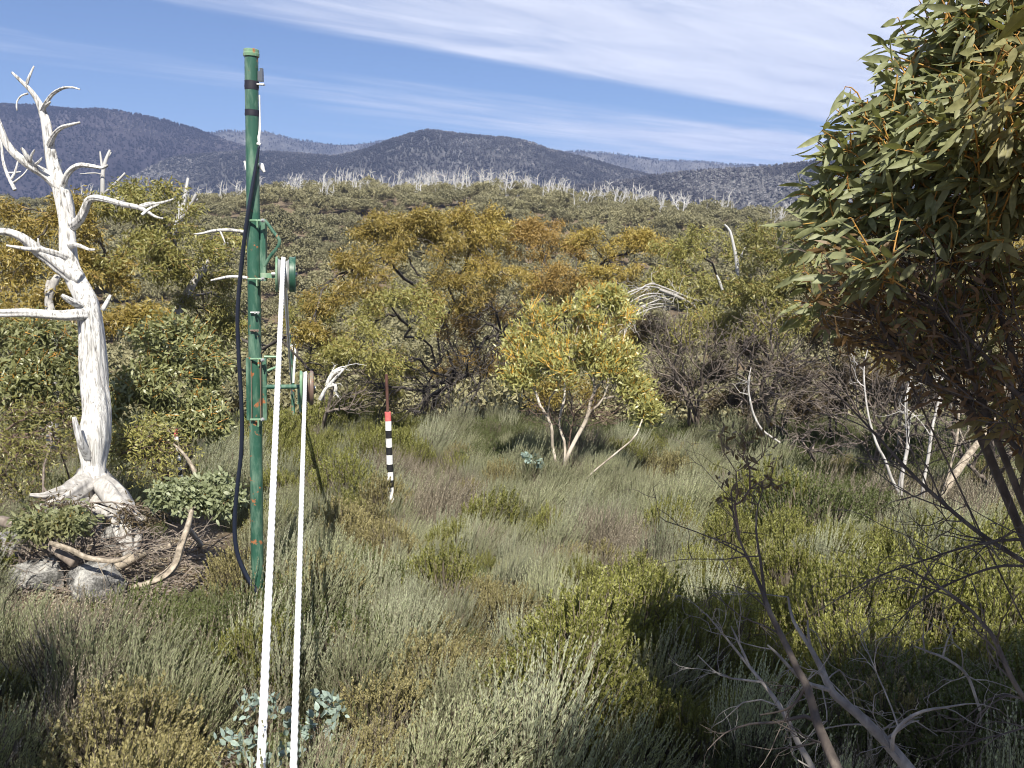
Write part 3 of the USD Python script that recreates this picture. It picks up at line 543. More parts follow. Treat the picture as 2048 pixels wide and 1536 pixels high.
# gums and scrub standing behind the break of slope, filling the wall of the thicket
for k, (lb, bl, lf) in enumerate([
    ('dark olive gum filling the gap right of the lower pulley behind the white tangle', [(620, 640, 60, 60, 29), (660, 730, 70, 50, 27)], 'leaf_olive'),
    ('low olive gum behind the top of the striped pole', [(740, 790, 60, 35, 25.5), (790, 740, 60, 45, 27)], 'leaf_olive'),
    ('golden brown shaded gum behind the dark stems left of the round pale gum', [(900, 660, 60, 60, 29), (960, 640, 60, 60, 29), (930, 740, 60, 40, 28)], 'leaf_rust'),
    ('golden brown gum behind the crown of the round pale gum', [(1050, 650, 70, 60, 30), (1020, 730, 50, 40, 28)], 'leaf_rust'),
    ('ochre gum right behind the round pale gum', [(1160, 620, 80, 50, 30), (1230, 690, 60, 60, 28), (1130, 790, 70, 35, 26)], 'leaf_ochre'),
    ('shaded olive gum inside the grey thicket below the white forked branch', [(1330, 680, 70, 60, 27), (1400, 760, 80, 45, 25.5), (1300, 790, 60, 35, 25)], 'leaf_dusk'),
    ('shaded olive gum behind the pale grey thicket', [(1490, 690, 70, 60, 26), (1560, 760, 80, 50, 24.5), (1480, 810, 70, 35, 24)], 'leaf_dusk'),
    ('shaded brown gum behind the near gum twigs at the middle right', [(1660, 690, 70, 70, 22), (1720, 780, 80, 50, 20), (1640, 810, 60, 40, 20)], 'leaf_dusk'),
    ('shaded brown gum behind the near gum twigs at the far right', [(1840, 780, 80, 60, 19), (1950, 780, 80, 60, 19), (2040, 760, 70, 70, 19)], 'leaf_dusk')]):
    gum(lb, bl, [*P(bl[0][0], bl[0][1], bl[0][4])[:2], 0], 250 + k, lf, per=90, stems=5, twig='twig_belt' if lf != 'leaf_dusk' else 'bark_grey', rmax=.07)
# leafy young gums
gum('leafy pale green young gum with cream stems right of the bleached trunk', [(340, 690, 95, 55, 13.2), (350, 770, 100, 70, 13), (275, 800, 65, 60, 12.8), (400, 840, 50, 50, 12.8), (300, 880, 70, 50, 12.5)], (345, 960), 220, 'leaf_pale', 'bark_grey', per=90, nl=34, L=.11, W=.036, T=T_LEAF6, twig='twig_orange', leafparts=300, stems=4, rmax=.05, spread=.10)
gum('golden green young gum left of the bleached trunk', [(60, 700, 90, 60, 12.6), (110, 760, 60, 60, 12.4), (10, 780, 60, 50, 12.2), (90, 830, 60, 40, 12.3)], (60, 960), 221, 'leaf_pale', 'bark_grey', per=90, nl=34, L=.11, W=.034, T=T_LEAF6, twig='twig_orange', leafparts=300, stems=4, rmax=.05)
gum('round pale gum with golden twigs standing alone in the heath', [(1125, 660, 95, 60, 18), (1205, 640, 62, 58, 18.2), (1070, 715, 58, 60, 17.8), (1170, 725, 90, 55, 17.8), (1250, 735, 30, 50, 17.8), (1040, 760, 24, 22, 17.7), (1140, 745, 108, 58, 17.6), (1274, 785, 18, 34, 17.6), (1296, 830, 8, 18, 17.3), (1218, 600, 20, 18, 18.2)], (1122, 972), 222, 'leaf_young', 'bark_pale', per=110, nl=17, twn=2, tl=1.15, L=.125, W=.037, T=T_LEAF6, twig='twig_yellow', leafparts=300, stems=4, rmax=.075, clump=.30, upright=.55, droop=.0, spread=.13, tip=.0036,
    trunks=[[(1131, 925, 17.9), (1148, 885, 17.9), (1172, 840, 17.9), (1182, 800, 17.9)], [(1112, 925, 17.8), (1105, 890, 17.8), (1102, 850, 17.8), (1080, 810, 17.8)], [(1130, 915, 18), (1128, 880, 18.1), (1118, 850, 18.1), (1128, 800, 18.1)], [(1165, 968, 17.4), (1182, 948, 17.2), (1225, 912, 17.1), (1262, 882, 17.0)]])

# ------------------------------------------------------------------ bare twiggy brush
def twigs(paths, rng, per_m, length, r, droop=0.0, sub=2, up=0.0, side=None, sides=3, wave=.22, t0=0.15):
    """Offshoots along [(points, radii)] paths; each forks again sub times."""
    ms = []
    def shoot(p, d, l, rad, lev):
        n = 6; pts = [p]; 
        for k in range(n):
            d = unit(d + rng.normal(0, wave, 3) + [0, 0, (up - droop) * .25]); pts.append(pts[-1] + d * l / n)
        ms.append(tube(pts, np.linspace(rad, rad * .35, n + 1), sides, cap=False))
        if lev > 0:
            for _ in range(rng.integers(1, 4)):
                i = rng.integers(1, n); shoot(pts[i], unit(pts[i + 1] - pts[i]) + rng.normal(0, .55, 3), l * rng.uniform(.35, .7), rad * .65, lev - 1)
    for pts, rads in paths:
        s = np.r_[0, np.cumsum(np.linalg.norm(np.diff(pts, axis=0), axis=1))]; n = max(1, int(s[-1] * per_m))
        for _ in range(n):
            q = rng.uniform(t0, 1) * s[-1]; i = min(np.searchsorted(s, q), len(pts) - 1); j = max(i - 1, 0)
            d = unit(pts[i] - pts[j]) * .8 + rng.normal(0, .6, 3) + (np.asarray(side) if side is not None else 0)
            shoot(pts[i], d, rng.uniform(*length), min(r, rads[i] * .7), sub)
    return join(ms)
def limb(pp, step=.05, sides=10, rough=0.0, seed=0, cap=True):
    """A branch from surveyed points (px, py, depth, radius px)."""
    pts = np.array([P(a, b, d) for a, b, d, r in pp]); rad = np.array([r / F * d for a, b, d, r in pp])
    rad[-1] = max(rad[-1], rad[-2] * .62); q = smooth_path(pts, rad, step)
    return tube(*q, sides=sides, rough=rough, seed=seed, cap=cap), q
def brush(label, blobs, base, seed, bark='bark_grey', n=220, stems=7, tip=.003, leaf=None, nl=6, L=.06, W=.02, cat='shrub', name='bare_shrub', rmax=.04, group=None, bury=.04):
    rng = RNG(seed); root = G(*base) if len(base) == 2 else np.asarray(base, float); root = root - [0, 0, bury]; tg = []
    for (px, py, rx, ry, d) in blobs:
        u = unit(rng.normal(size=(n, 3))) * rng.uniform(.2, 1, (n, 1)) ** .5; tg.append(P(px, py, d) + u * [rx / F * d, (rx + ry) / 2 / F * d * .8, ry / F * d])
    tg = np.vstack(tg); tg[:, 2] = np.maximum(tg[:, 2], ground(tg[:, 0], tg[:, 1]) + .05); top = tg.mean(0); tr = []
    for k in range(stems):
        a = rng.uniform(0, 6.28); s0 = root + [math.cos(a) * .2, math.sin(a) * .2, 0]; e = root + (top - root) * rng.uniform(.3, .6) + rng.normal(0, .25, 3) * np.linalg.norm(top - root) * .5
        e[2] = max(e[2], root[2] + .1); tr.append(smooth_path([s0, (s0 + e) / 2 + rng.normal(0, .06, 3), e], [1, 1, 1], .2)[0])
    wood, ends, dirs = grow(tr, tg, seed, tip=tip, rmax=rmax, seg=.15, gnarl=.02, jitter=.2)
    p = xf(name, label, cat, root, group); obj('twigs', shift(wood, root), M[bark], p, smooth=True)
    if leaf:
        B, D, N, LL, WW = sprays(ends, dirs, rng, nl, .06, L, W, T_LEAF6, .3)
        obj('foliage', shift(leaves(B, D, N, LL, WW, T_LEAF6), root), M[leaf], p)
    return p
# grey tangle below the crowns
brush('tangle of dark grey stems under the middle thicket behind the striped pole', [(800, 770, 110, 80, 22.5), (900, 760, 90, 90, 23.5)], (850, 868), 301, 'bark_dark', 480, 16, .006, rmax=.07)
brush('dark grey stems rising under the olive gold gum in the middle thicket', [(960, 700, 90, 100, 24), (1010, 640, 90, 60, 24.5)], (960, 862), 302, 'bark_dark', 260, 10, .006, rmax=.07)
brush('thin dark brush left of the middle thicket beside the lower pulley', [(700, 770, 80, 70, 21.5)], (715, 862), 303, 'bark_grey', 260, 9, .005, rmax=.05)
brush('wide grey thicket of bare stems right of the round pale gum', [(1400, 720, 90, 110, 21.5), (1330, 700, 60, 100, 22)], (1390, 872), 304, 'bark_grey', 620, 18, .0045, rmax=.06)
brush('pale grey thicket of bare stems below the fresh green gum', [(1530, 720, 100, 130, 19.5), (1600, 780, 80, 100, 19)], (1560, 885), 305, 'bark_grey', 760, 22, .0045, rmax=.06)
brush('bare grey thicket with cream stems under the ochre gum at right', [(1720, 800, 100, 110, 16.5), (1830, 820, 90, 100, 16)], (1760, 960), 306, 'bark_grey', 620, 16, .004, rmax=.05)
brush('bare grey thicket at the right edge below the near gum', [(1950, 830, 100, 110, 15), (2060, 840, 90, 110, 15)], (1980, 990), 307, 'bark_grey', 600, 16, .004, rmax=.05)
brush('brown twiggy half dead shrub at the left edge behind the boulders', [(70, 860, 110, 80, 11.3), (20, 930, 90, 70, 10.8)], (60, 1010), 308, 'bark_redtwig', 420, 12, .003, leaf='leaf_olive', nl=4, L=.07, W=.018, rmax=.03)
brush('brown twiggy shrub in the shade right of the bleached trunk', [(300, 900, 90, 70, 11.8)], (310, 985), 309, 'bark_redtwig', 330, 10, .003, leaf='leaf_olive', nl=6, L=.07, W=.02, rmax=.03)
brush('dry grey dead bush in front of the thicket at right', [(1640, 880, 80, 45, 16.5)], (1640, 940), 310, 'bark_grey', 260, 10, .004)

brush('dense dark understorey stems between the middle thicket and the round pale gum', [(1040, 730, 60, 70, 23), (1250, 760, 60, 70, 23)], (1100, 862), 311, 'bark_dark', 260, 12, .005, rmax=.06)
brush('dark stems of the thicket right behind the small tangle of white branches', [(620, 700, 50, 60, 24), (680, 730, 70, 70, 23)], (660, 850), 312, 'bark_dark', 240, 9, .005, rmax=.05)
brush('mat of fine dead grey twigs draped over the boulders', [(120, 1080, 130, 50, 9.25), (280, 1090, 80, 40, 9.3)], (170, 1130), 313, 'bark_grey', 420, 22, .0028, rmax=.014)
brush('fine dead twigs hanging round the foot of the bleached trunk', [(110, 1020, 70, 26, 10.0), (280, 1030, 50, 26, 10.1)], (190, 1040), 314, 'bark_grey', 200, 14, .003, leaf='leaf_dusk', nl=3, L=.07, W=.02, rmax=.014)
brush('brown dead twigs hanging under the crown of the round pale gum', [(1120, 815, 95, 40, 17.9), (1210, 815, 60, 40, 17.9)], (1126, 966), 315, 'bark_redtwig', 260, 5, .004, rmax=.02)
def bare(name, label, cat, lst, material, step=.06, sides=8, rough=.15, seed=0, tw=None, group=None, part='trunk'):
    """A bleached tree or branch of several limbs: first the trunk, then its branches."""
    first = P(*lst[0][0][:3]); p = xf(name, label, cat, first, group); paths = []
    for k, l in enumerate(lst):
        m, q = limb(l, step, sides if k == 0 else max(5, sides - 2), rough, seed + k); paths.append(q)
        obj(part if k == 0 else 'branch', shift(m, first), M[material], p, smooth=True)
    if tw: obj('twigs', shift(twigs(paths, RNG(seed), *tw), first), M[material], p)
    return p, first
# the big bleached tree at the left
D = 11.0
def L(*a): return [(x, y, D + dd, r) for x, y, r, dd in a]
BT, BT0 = bare('bleached_tree', 'tall bleached dead gum with a twisted white trunk standing over the boulders', 'dead tree', [
    L((184, 990, 26, -.1), (188, 960, 23, -.05), (190, 930, 21.5, 0), (193, 880, 27, 0), (195, 830, 23.5, 0), (187, 770, 22, .02), (184, 686, 23, .04), (174, 608, 21, .05), (156, 565, 18, .06), (143, 530, 15.5, .06), (138, 480, 14.5, .06), (136, 450, 14.5, .06), (131, 415, 15, .06), (122, 378, 15, .06), (107, 338, 11, .06), (98, 295, 8.8, .06), (93, 255, 8.6, .06), (86, 228, 7.6, .06), (76, 203, 5.6, .05), (60, 180, 4.2, .0), (42, 162, 3.4, 0), (24, 145, 1.8, 0)),
    L((52, 172, 2.9, 0), (56, 160, 2.5, -.03), (60, 150, 2.1, -.05), (68, 132, 1.3, -.06)),
    L((84, 222, 4.9, .05), (92, 205, 4.1, -.05), (106, 187, 3.4, -.1), (126, 176, 2.7, -.15), (145, 175, 2.0, -.2), (160, 179, 1.3, -.2)),
    L((56, 187, 2.1, 0), (44, 191, 1.8, -.05), (36, 199, 1.5, -.08), (33, 210, 1.3, -.1), (34, 221, 1.3, -.1)),
    L((90, 212, 3.3, .03), (97, 207, 2.5, -.1), (101, 203, 1.3, -.12)),
    L((122, 378, 10.7, .06), (92, 350, 10.2, 0), (66, 335, 9.0, -.1), (35, 312, 7.4, -.2), (14, 288, 6.6, -.25), (3, 262, 5.3, -.3), (-6, 236, 4.1, -.3)),
    L((70, 337, 5.7, -.1), (58, 318, 4.5, -.2), (48, 303, 3.3, -.25), (43, 296, 1.6, -.28)),
    L((60, 322, 3.3, -.2), (63, 310, 2.5, -.25), (69, 300, 1.3, -.3)),
    L((66, 332, 3.3, -.1), (76, 325, 2.5, -.2), (84, 316, 1.6, -.25)),
    L((98, 292, 6.6, .05), (108, 270, 4.9, -.05), (122, 256, 4.1, -.12), (140, 250, 3.0, -.2), (160, 245, 1.3, -.25)),
    L((124, 382, 7.4, .05), (130, 358, 6.1, -.05), (142, 340, 5.3, -.12), (160, 331, 4.5, -.2), (185, 333, 3.8, -.25), (205, 336, 2.8, -.3), (216, 330, 1.3, -.3)),
    L((146, 452, 9.0, .02), (160, 438, 7.8, -.1), (170, 418, 7.0, -.15), (177, 401, 6.6, -.2), (190, 396, 6.1, -.22), (214, 400, 5.6, -.3), (245, 408, 4.9, -.4), (275, 414, 4.1, -.45), (296, 424, 3.0, -.5), (310, 433, 2.3, -.5), (326, 437, 1.3, -.5)),
    L((280, 415, 3.3, -.45), (300, 409, 2.5, -.5), (325, 405, 2.0, -.5), (347, 398, 1.3, -.5)),
    L((284, 430, 2.9, -.55), (300, 417, 2.5, -.5), (318, 409, 1.8, -.5)),
    L((280, 412, 2.6, -.4), (296, 406, 1.8, -.35), (310, 405, 1.3, -.3)),
    L((160, 560, 15.6, .03), (128, 538, 12.3, -.05), (98, 515, 10.7, -.12), (72, 497, 9.8, -.2), (45, 475, 8.6, -.3), (15, 463, 7.4, -.35), (-25, 462, 6.6, -.4)),
    L((142, 518, 6.6, .03), (118, 508, 5.3, -.1), (88, 500, 4.5, -.2), (55, 498, 3.6, -.3), (30, 494, 2.5, -.35), (12, 491, 1.3, -.4)),
    L((82, 500, 2.5, -.2), (77, 488, 1.8, -.24), (76, 476, 1.3, -.26)),
    L((178, 632, 13.1, 0), (158, 630, 10.7, -.15), (125, 632, 9.4, -.25), (85, 629, 8.6, -.35), (45, 626, 8.2, -.45), (5, 626, 7.8, -.55), (-45, 624, 7.4, -.65)),
    L((164, 612, 8.2, -.05), (150, 606, 6.6, -.2), (135, 598, 5.3, -.3), (123, 590, 2.5, -.35)),
    L((142, 492, 6.6, 0), (152, 490, 4.5, -.2), (166, 494, 3.3, -.28), (178, 499, 2.5, -.3), (190, 499, 1.3, -.3)),
    L((176, 915, 9.8, -.1), (162, 885, 6.6, -.3), (154, 858, 5.3, -.35), (148, 834, 3.3, -.38)),
    L((205, 620, 4.9, .1), (214, 604, 4.1, .1), (221, 590, 2.0, .12)),
    L((120, 342, 4.9, .2), (117, 330, 4.1, .2), (121, 320, 2.5, .25)),
], 'deadwood', .03, 28, .38, 500)
for k, l in enumerate([
    L((188, 940, 17, .05), (182, 962, 22, -.05), (160, 985, 27, -.35), (128, 1006, 22, -.7), (95, 1026, 15, -.9), (62, 1052, 9, -1.1)),
    L((191, 945, 17, .05), (200, 972, 22, -.1), (222, 1002, 26, -.4), (246, 1040, 24, -.7), (254, 1080, 20, -.95), (262, 1112, 12, -1.2)),
    L((188, 960, 22, .3), (176, 1010, 26, .25), (165, 1060, 26, .2)),
    L((150, 985, 14, -.5), (118, 985, 10, -.7), (85, 992, 6, -.9), (60, 990, 3, -1)),
    L((232, 1015, 12, -.6), (262, 1022, 8, -.8), (285, 1040, 4, -1))]):
    obj('root', shift(limb(l, .03, 26, .85, 520 + k)[0], BT0), M['deadwood_grey'], BT, smooth=True)

# smaller dead wood at the left
bare('dead_tree', 'small bleached forked stub standing above the gum right of the bleached tree', 'dead tree', [[(205, 420, 24, 5), (205, 375, 24, 4.5), (206, 345, 24, 4), (212, 320, 24, 3.5), (220, 300, 24, 2)], [(206, 345, 24, 3), (203, 325, 24, 2.5), (200, 303, 24, 1)], [(212, 322, 24, 2), (222, 305, 24.2, 1)], [(212, 385, 23.8, 4), (230, 368, 23.6, 3.5), (250, 346, 23.5, 1.2)], [(206, 350, 23.9, 1.5), (190, 346, 23.8, 1.4), (160, 348, 23.7, 1)]], 'deadwood_far', .15, 7, .1, 540)
bare('dead_tree', 'pair of splayed grey white dead trunks left of the green tower top', 'dead tree', [[(345, 470, 30, 5), (362, 430, 30, 5), (370, 395, 30, 4), (376, 356, 30, 1.5)], [(362, 440, 29.8, 5), (378, 415, 29.6, 5), (392, 388, 29.5, 3)], [(352, 445, 30, 3), (358, 420, 30, 2.4), (357, 402, 30, 1)], [(378, 410, 29.7, 3), (396, 398, 29.6, 1)]], 'deadwood_far', .2, 7, .15, 550)
bare('dead_limb', 'thick broken grey limb leaning up right out of the small olive gum', 'dead limb', [[(330, 720, 19.6, 10), (350, 640, 19.6, 9), (378, 580, 19.6, 8), (402, 545, 19.6, 7), (422, 516, 19.6, 5.5), (440, 497, 19.6, 4.2), (456, 486, 19.6, 2)], [(392, 560, 19.5, 4), (398, 530, 19.5, 4), (408, 503, 19.5, 2)], [(425, 512, 19.6, 3), (432, 500, 19.7, 1.5)]], 'deadwood_grey', .1, 9, .25, 560)
bare('dead_limb', 'thin white bare limb reaching left from behind the green tower, the upper of two', 'dead limb', [[(520, 470, 17, 4), (488, 464, 17, 3.6), (455, 460, 17, 3.4), (425, 462, 17, 3), (405, 467, 17, 2.2), (388, 468, 17, 1)], [(440, 461, 17, 2), (446, 475, 17, 1.6), (450, 485, 17, .8)]], 'deadwood', .1, 7, .15, 570)
bare('dead_limb', 'thin white bare limb reaching left from behind the green tower, the lower of two', 'dead limb', [[(520, 560, 16, 4), (495, 556, 16, 3.6), (465, 553, 16, 3.2), (440, 557, 16, 2.6), (422, 561, 16, 1)]], 'deadwood', .1, 7, .15, 580)
bare('dead_tree', 'slender bleached dead stems at the left edge below the hill', 'dead tree', [[(30, 380, 20, 4), (16, 352, 20, 3.5), (6, 320, 20, 3), (3, 280, 20, 2.5), (2, 252, 20, 1)], [(20, 362, 20, 3), (30, 345, 20, 2.6), (36, 322, 20, 1)], [(26, 366, 20, 2.4), (46, 350, 20, 1.6), (55, 338, 20, .8)], [(14, 346, 20, 2), (32, 345, 20, 1.6), (42, 343, 20, .8)]], 'deadwood', .12, 7, .1, 590)
bare('dead_tree', 'pale dead trunk half hidden in leaves behind the lowest branch of the bleached tree', 'dead tree', [[(104, 900, 15, 11), (106, 760, 15, 11), (104, 640, 15, 10), (98, 600, 15, 8), (108, 565, 15, 8), (120, 545, 15, 5)], [(99, 610, 15, 6), (94, 580, 15, 5), (97, 560, 15, 3)]], 'deadwood_grey', .1, 9, .2, 600)
bare('dead_limb', 'bare white forked branch sticking out of the olive gum crown at right', 'dead limb', [[(1476, 560, 23.4, 4), (1473, 520, 23.4, 4), (1467, 490, 23.4, 3), (1460, 462, 23.4, 2.4), (1449, 449, 23.4, 1)], [(1480, 518, 23.4, 3), (1488, 502, 23.4, 2.4), (1495, 487, 23.4, 1)], [(1445, 580, 23.2, 3), (1438, 560, 23.2, 2.5), (1433, 550, 23.2, 1)]], 'deadwood_far', .15, 6, .1, 610)
arcs = []
r_ = RNG(62)
for k in range(7):
    y0 = 572 + k * 7.5; x1 = 1330 + r_.uniform(-15, 20); arcs.append([(x1 + 60, 600 + k * 5 + r_.uniform(-6, 6), 24 + .1 * k, 1.4), (x1, 575 + k * 6 + r_.uniform(-6, 6), 23.3 + .1 * k, 1.6), (1300, 570 + k * 8 + r_.uniform(-5, 5), 22.9, 1.6), (1268 + r_.uniform(-14, 14), 577 + k * 10 + r_.uniform(-8, 8), 22.7, 1.4), (1238 + k * 3 + r_.uniform(-12, 25), 590 + k * 13 + r_.uniform(-8, 8), 22.5, .8)])
bare('fallen_branches', 'heap of arching bleached branches right of the round pale gum', 'dead branches', [[(1460, 660, 24.6, 4), (1400, 620, 24, 4), (1360, 596, 23.5, 3.4), (1320, 580, 23, 2.4)]] + arcs, 'deadwood_grey', .15, 6, .25, 620, tw=(3.0, (.2, .7), .010, .3, 1))
arcs = []
for k in range(7):
    a = r_.uniform(0, 6.28); arcs.append([(655 + r_.uniform(-8, 8), 770 + r_.uniform(-6, 6), 19, 2.6), (655 + 22 * math.cos(a), 760 + 16 * math.sin(a), 19, 2.4), (655 + 38 * math.cos(a + .4), 755 + 30 * math.sin(a + .4), 19, 1)])
bare('fallen_branches', 'small tangle of white curled branches right of the lower pulley', 'dead branches', [[(640, 800, 19, 4), (650, 780, 19, 3.4), (672, 755, 19, 3), (688, 738, 19, 1.4)]] + arcs, 'deadwood', .12, 6, .1, 630, tw=(2, (.2, .5), .01, .1, 1))
# pale trunks under the right thicket
for k, (lb, l) in enumerate([
    ('white curved gum stem at the foot of the pale grey thicket', [[(1560, 885, 18, 3.4), (1525, 860, 18, 3.4), (1508, 830, 18, 3.6), (1500, 800, 18, 3.2), (1496, 765, 18.1, 2.4), (1502, 735, 18.2, 1.4)], [(1504, 815, 18, 3), (1497, 780, 18, 3), (1500, 750, 18, 1.5)]]),
    ('pair of white gum stems crossing below the near gum twigs', [[(1800, 990, 14.5, 7), (1802, 960, 14.5, 7), (1808, 930, 14.5, 6), (1816, 880, 14.6, 5.4), (1812, 800, 14.8, 4.4), (1830, 720, 15, 3), (1822, 650, 15.4, 1.5)], [(1798, 985, 14.5, 5), (1782, 955, 14.5, 4.6), (1770, 920, 14.5, 4), (1752, 885, 14.5, 3.8), (1735, 820, 14.6, 3), (1728, 740, 14.9, 2), (1740, 680, 15, 1)]]),
    ('slanting grey gum trunk at the right behind the near gum stems', [[(1880, 1000, 14, 12), (1910, 950, 14.2, 12), (1945, 900, 14.4, 11), (1975, 860, 14.6, 10), (2010, 780, 14.8, 8), (2030, 700, 15, 5), (2025, 640, 15.3, 2)], [(1888, 980, 14, 5), (1902, 930, 14, 4.5), (1915, 870, 14.1, 4), (1920, 800, 14.2, 3), (1935, 720, 14.5, 1.6)]]),
    ('straight cream gum stem with a dark patch below the near gum twigs', [[(1845, 1000, 14.4, 6), (1848, 960, 14.4, 6), (1857, 910, 14.4, 5.5), (1866, 850, 14.5, 4.5), (1885, 760, 14.7, 3), (1880, 690, 15, 1.6)]])]):
    l = [[(a, b, d, r * .62) for a, b, d, r in q] for q in l]
    bare('pale_gum', lb, 'tree', l, 'bark_tan' if k == 2 else 'deadwood_grey', .1, 8, .35, 640 + k * 10, tw=(.8, (.3, .9), .012, 0, 2))

# ------------------------------------------------------------------ boulders and fallen wood at the foot of the bleached tree
def boulder(label, px, py, rx, ry, d, seed, flat=.9):
    import trimesh
    s = trimesh.creation.icosphere(5); v = s.vertices.copy(); rng = RNG(seed)
    for _ in range(7):                                    # facets: planes cut off the ball
        n = unit(rng.normal(size=3)); c = rng.uniform(.62, .9); h = v @ n - c; v = v - np.where(h > 0, h * .85, 0)[:, None] * n
    v = v * (1 + .22 * (meshkit.fbm(v * 1.6 + seed, 4, seed) - .5)[:, None] * 2)
    cr = np.abs(meshkit.fbm(v * 1.3 + seed * 3, 3, seed + 9) - .5); v = v * (1 - .06 * np.clip(1 - cr / .02, 0, 1))[:, None]
    c = G(px, py, lift=.10); d = proj(c)[2]; c = c + [0, .1, 0]; v = v * np.array([rx, (rx + ry) / 2 * flat, ry]) / F * d
    p = numbered('boulder'); m = usdkit.mesh(stage, p, (v, s.faces), M['granite'], smooth=True)
    UsdGeom.Xformable(m).AddTranslateOp().Set(Gf.Vec3d(*map(float, c))); tag(m, label, 'boulder')
boulder('grey boulder with dark cracks in front, right of the dark hollow', 182, 1180, 62, 52, 0, 1)
boulder('grey boulder left of the dark hollow under the twigs', 66, 1165, 60, 46, 0, 2)
boulder('pale weathered boulder under the right root of the bleached tree', 238, 1085, 42, 42, 0, 3)
boulder('dark boulder at the left edge behind the grey twigs', -8, 1105, 40, 40, 0, 4)
boulder('shaded boulder in the hollow between the roots', 140, 1075, 40, 34, 0, 5)
def log(name, label, pp, material, seed, tw=None):
    bare(name, label, 'log', [pp], material, .03, 12, .5, seed, tw, part='wood')
log('fallen_log', 'grey fallen log running down from the left edge to the boulders', [(-30, 1030, 9.4, 8), (20, 1047, 9.3, 10), (60, 1066, 9.2, 12), (105, 1095, 9.1, 12), (148, 1128, 9.0, 10)], 'bark_grey', 701)
log('fallen_log', 'short cream log with bare wood among the litter right of the boulders', [(228, 1137, 9.2, 9), (258, 1122, 9.2, 9.5), (292, 1104, 9.25, 8.5)], 'bark_tan', 702)
log('fallen_log', 'broken cream branch end among the litter behind the short log', [(300, 1104, 9.5, 6), (322, 1097, 9.5, 6), (342, 1089, 9.5, 5)], 'bark_tan', 703)
log('fallen_branch', 'tan branch curving up from the litter into the low pale gum', [(262, 1176, 8.9, 5), (300, 1166, 8.9, 6), (332, 1152, 8.95, 6.5), (352, 1128, 9.0, 7), (362, 1095, 9.1, 7), (374, 1060, 9.2, 6), (384, 1020, 9.3, 4)], 'bark_tan', 704, (5, (.15, .4), .008, .1, 2))
log('fallen_branch', 'thin pale branch lying over the boulders', [(100, 1085, 8.9, 4), (140, 1098, 8.85, 5), (175, 1115, 8.8, 5), (230, 1122, 8.8, 4), (262, 1108, 8.85, 2)], 'bark_tan', 705, (5, (.15, .4), .006, .2, 2))
log('fallen_branch', 'thin forked yellow branch behind the low pale gum', [(398, 970, 11.4, 5), (385, 935, 11.5, 4), (365, 905, 11.5, 3), (347, 888, 11.6, 2)], 'bark_tan', 706, (3, (.2, .5), .006, 0, 1))
log('fallen_branch', 'white dead branch lying on the heath in the middle foreground', [(955, 1368, 6.6, 2), (975, 1358, 6.55, 3), (1000, 1348, 6.5, 3), (1034, 1340, 6.45, 2)], 'deadwood', 707, (6, (.1, .25), .005, -.3, 1))
log('fallen_branch', 'pale fallen branch across the heath at the right edge', [(1900, 1075, 10.2, 4), (1950, 1084, 10.1, 5), (2000, 1096, 10, 6), (2070, 1118, 9.9, 6)], 'deadwood_grey', 708, (2, (.2, .5), .008, 0, 1))
rng = RNG(71); ms = []
for k in range(1500):
    px, py = rng.uniform(-20, 420), rng.uniform(1010, 1200)
    c = G(px, py) + [0, 0, rng.uniform(0, .28) * rng.uniform(0, 1)]; a = rng.uniform(0, 6.28); l = rng.uniform(.1, .5); d = np.array([math.cos(a), math.sin(a), rng.normal(0, .35)])
    b = c + d * l * .5 + rng.normal(0, .05, 3); ms.append(tube([c, b, b + unit(d + rng.normal(0, .4, 3)) * l * .5], [.006, .0045, .002] * np.array(rng.uniform(.6, 1.6)), 3, cap=False))
for k in range(500):
    px, py = rng.uniform(360, 470), rng.uniform(1330, 1560)
    c = G(px, py) + [0, 0, .01]; a = rng.uniform(0, 6.28); l = rng.uniform(.05, .25); d = np.array([math.cos(a), math.sin(a), rng.normal(0, .1)])
    ms.append(tube([c, c + d * l * .5 + rng.normal(0, .02, 3), c + d * l], [.003, .0025, .001], 3, cap=False))
tag(obj('twig_litter', join(ms), M['bark_grey']), 'dry grey twigs littering the ground round the boulders', 'twigs', kind='stuff')
n = 5200; px, py = rng.uniform(-20, 440, n), rng.uniform(1010, 1210, n); B = np.array([G(a, b) for a, b in zip(px[:900], py[:900])]); B = B[rng.integers(0, 900, n)] + rng.normal(0, .09, (n, 3)) * [1, 1, 0] + [0, 0, .01]
B[:, 2] = ground(B[:, 0], B[:, 1]) + rng.uniform(0, .03, n)
B2 = np.stack([rng.uniform(-3.6, -1.9, 2600), rng.uniform(4.2, 7.0, 2600)], 1); B2 = np.c_[B2, ground(B2[:, 0], B2[:, 1]) + rng.uniform(0, .02, 2600)]; B = np.vstack([B, B2]); n = len(B)
tag(obj('leaf_litter', leaves(B, rng.normal(0, 1, (n, 3)) * [1, 1, .25], rng.normal(0, .3, (n, 3)) + [0, 0, 1], rng.uniform(.04, .09, n), rng.uniform(.012, .024, n)), M['h_dry']), 'fallen brown leaves on the soil between the shrubs', 'leaf litter', kind='stuff')

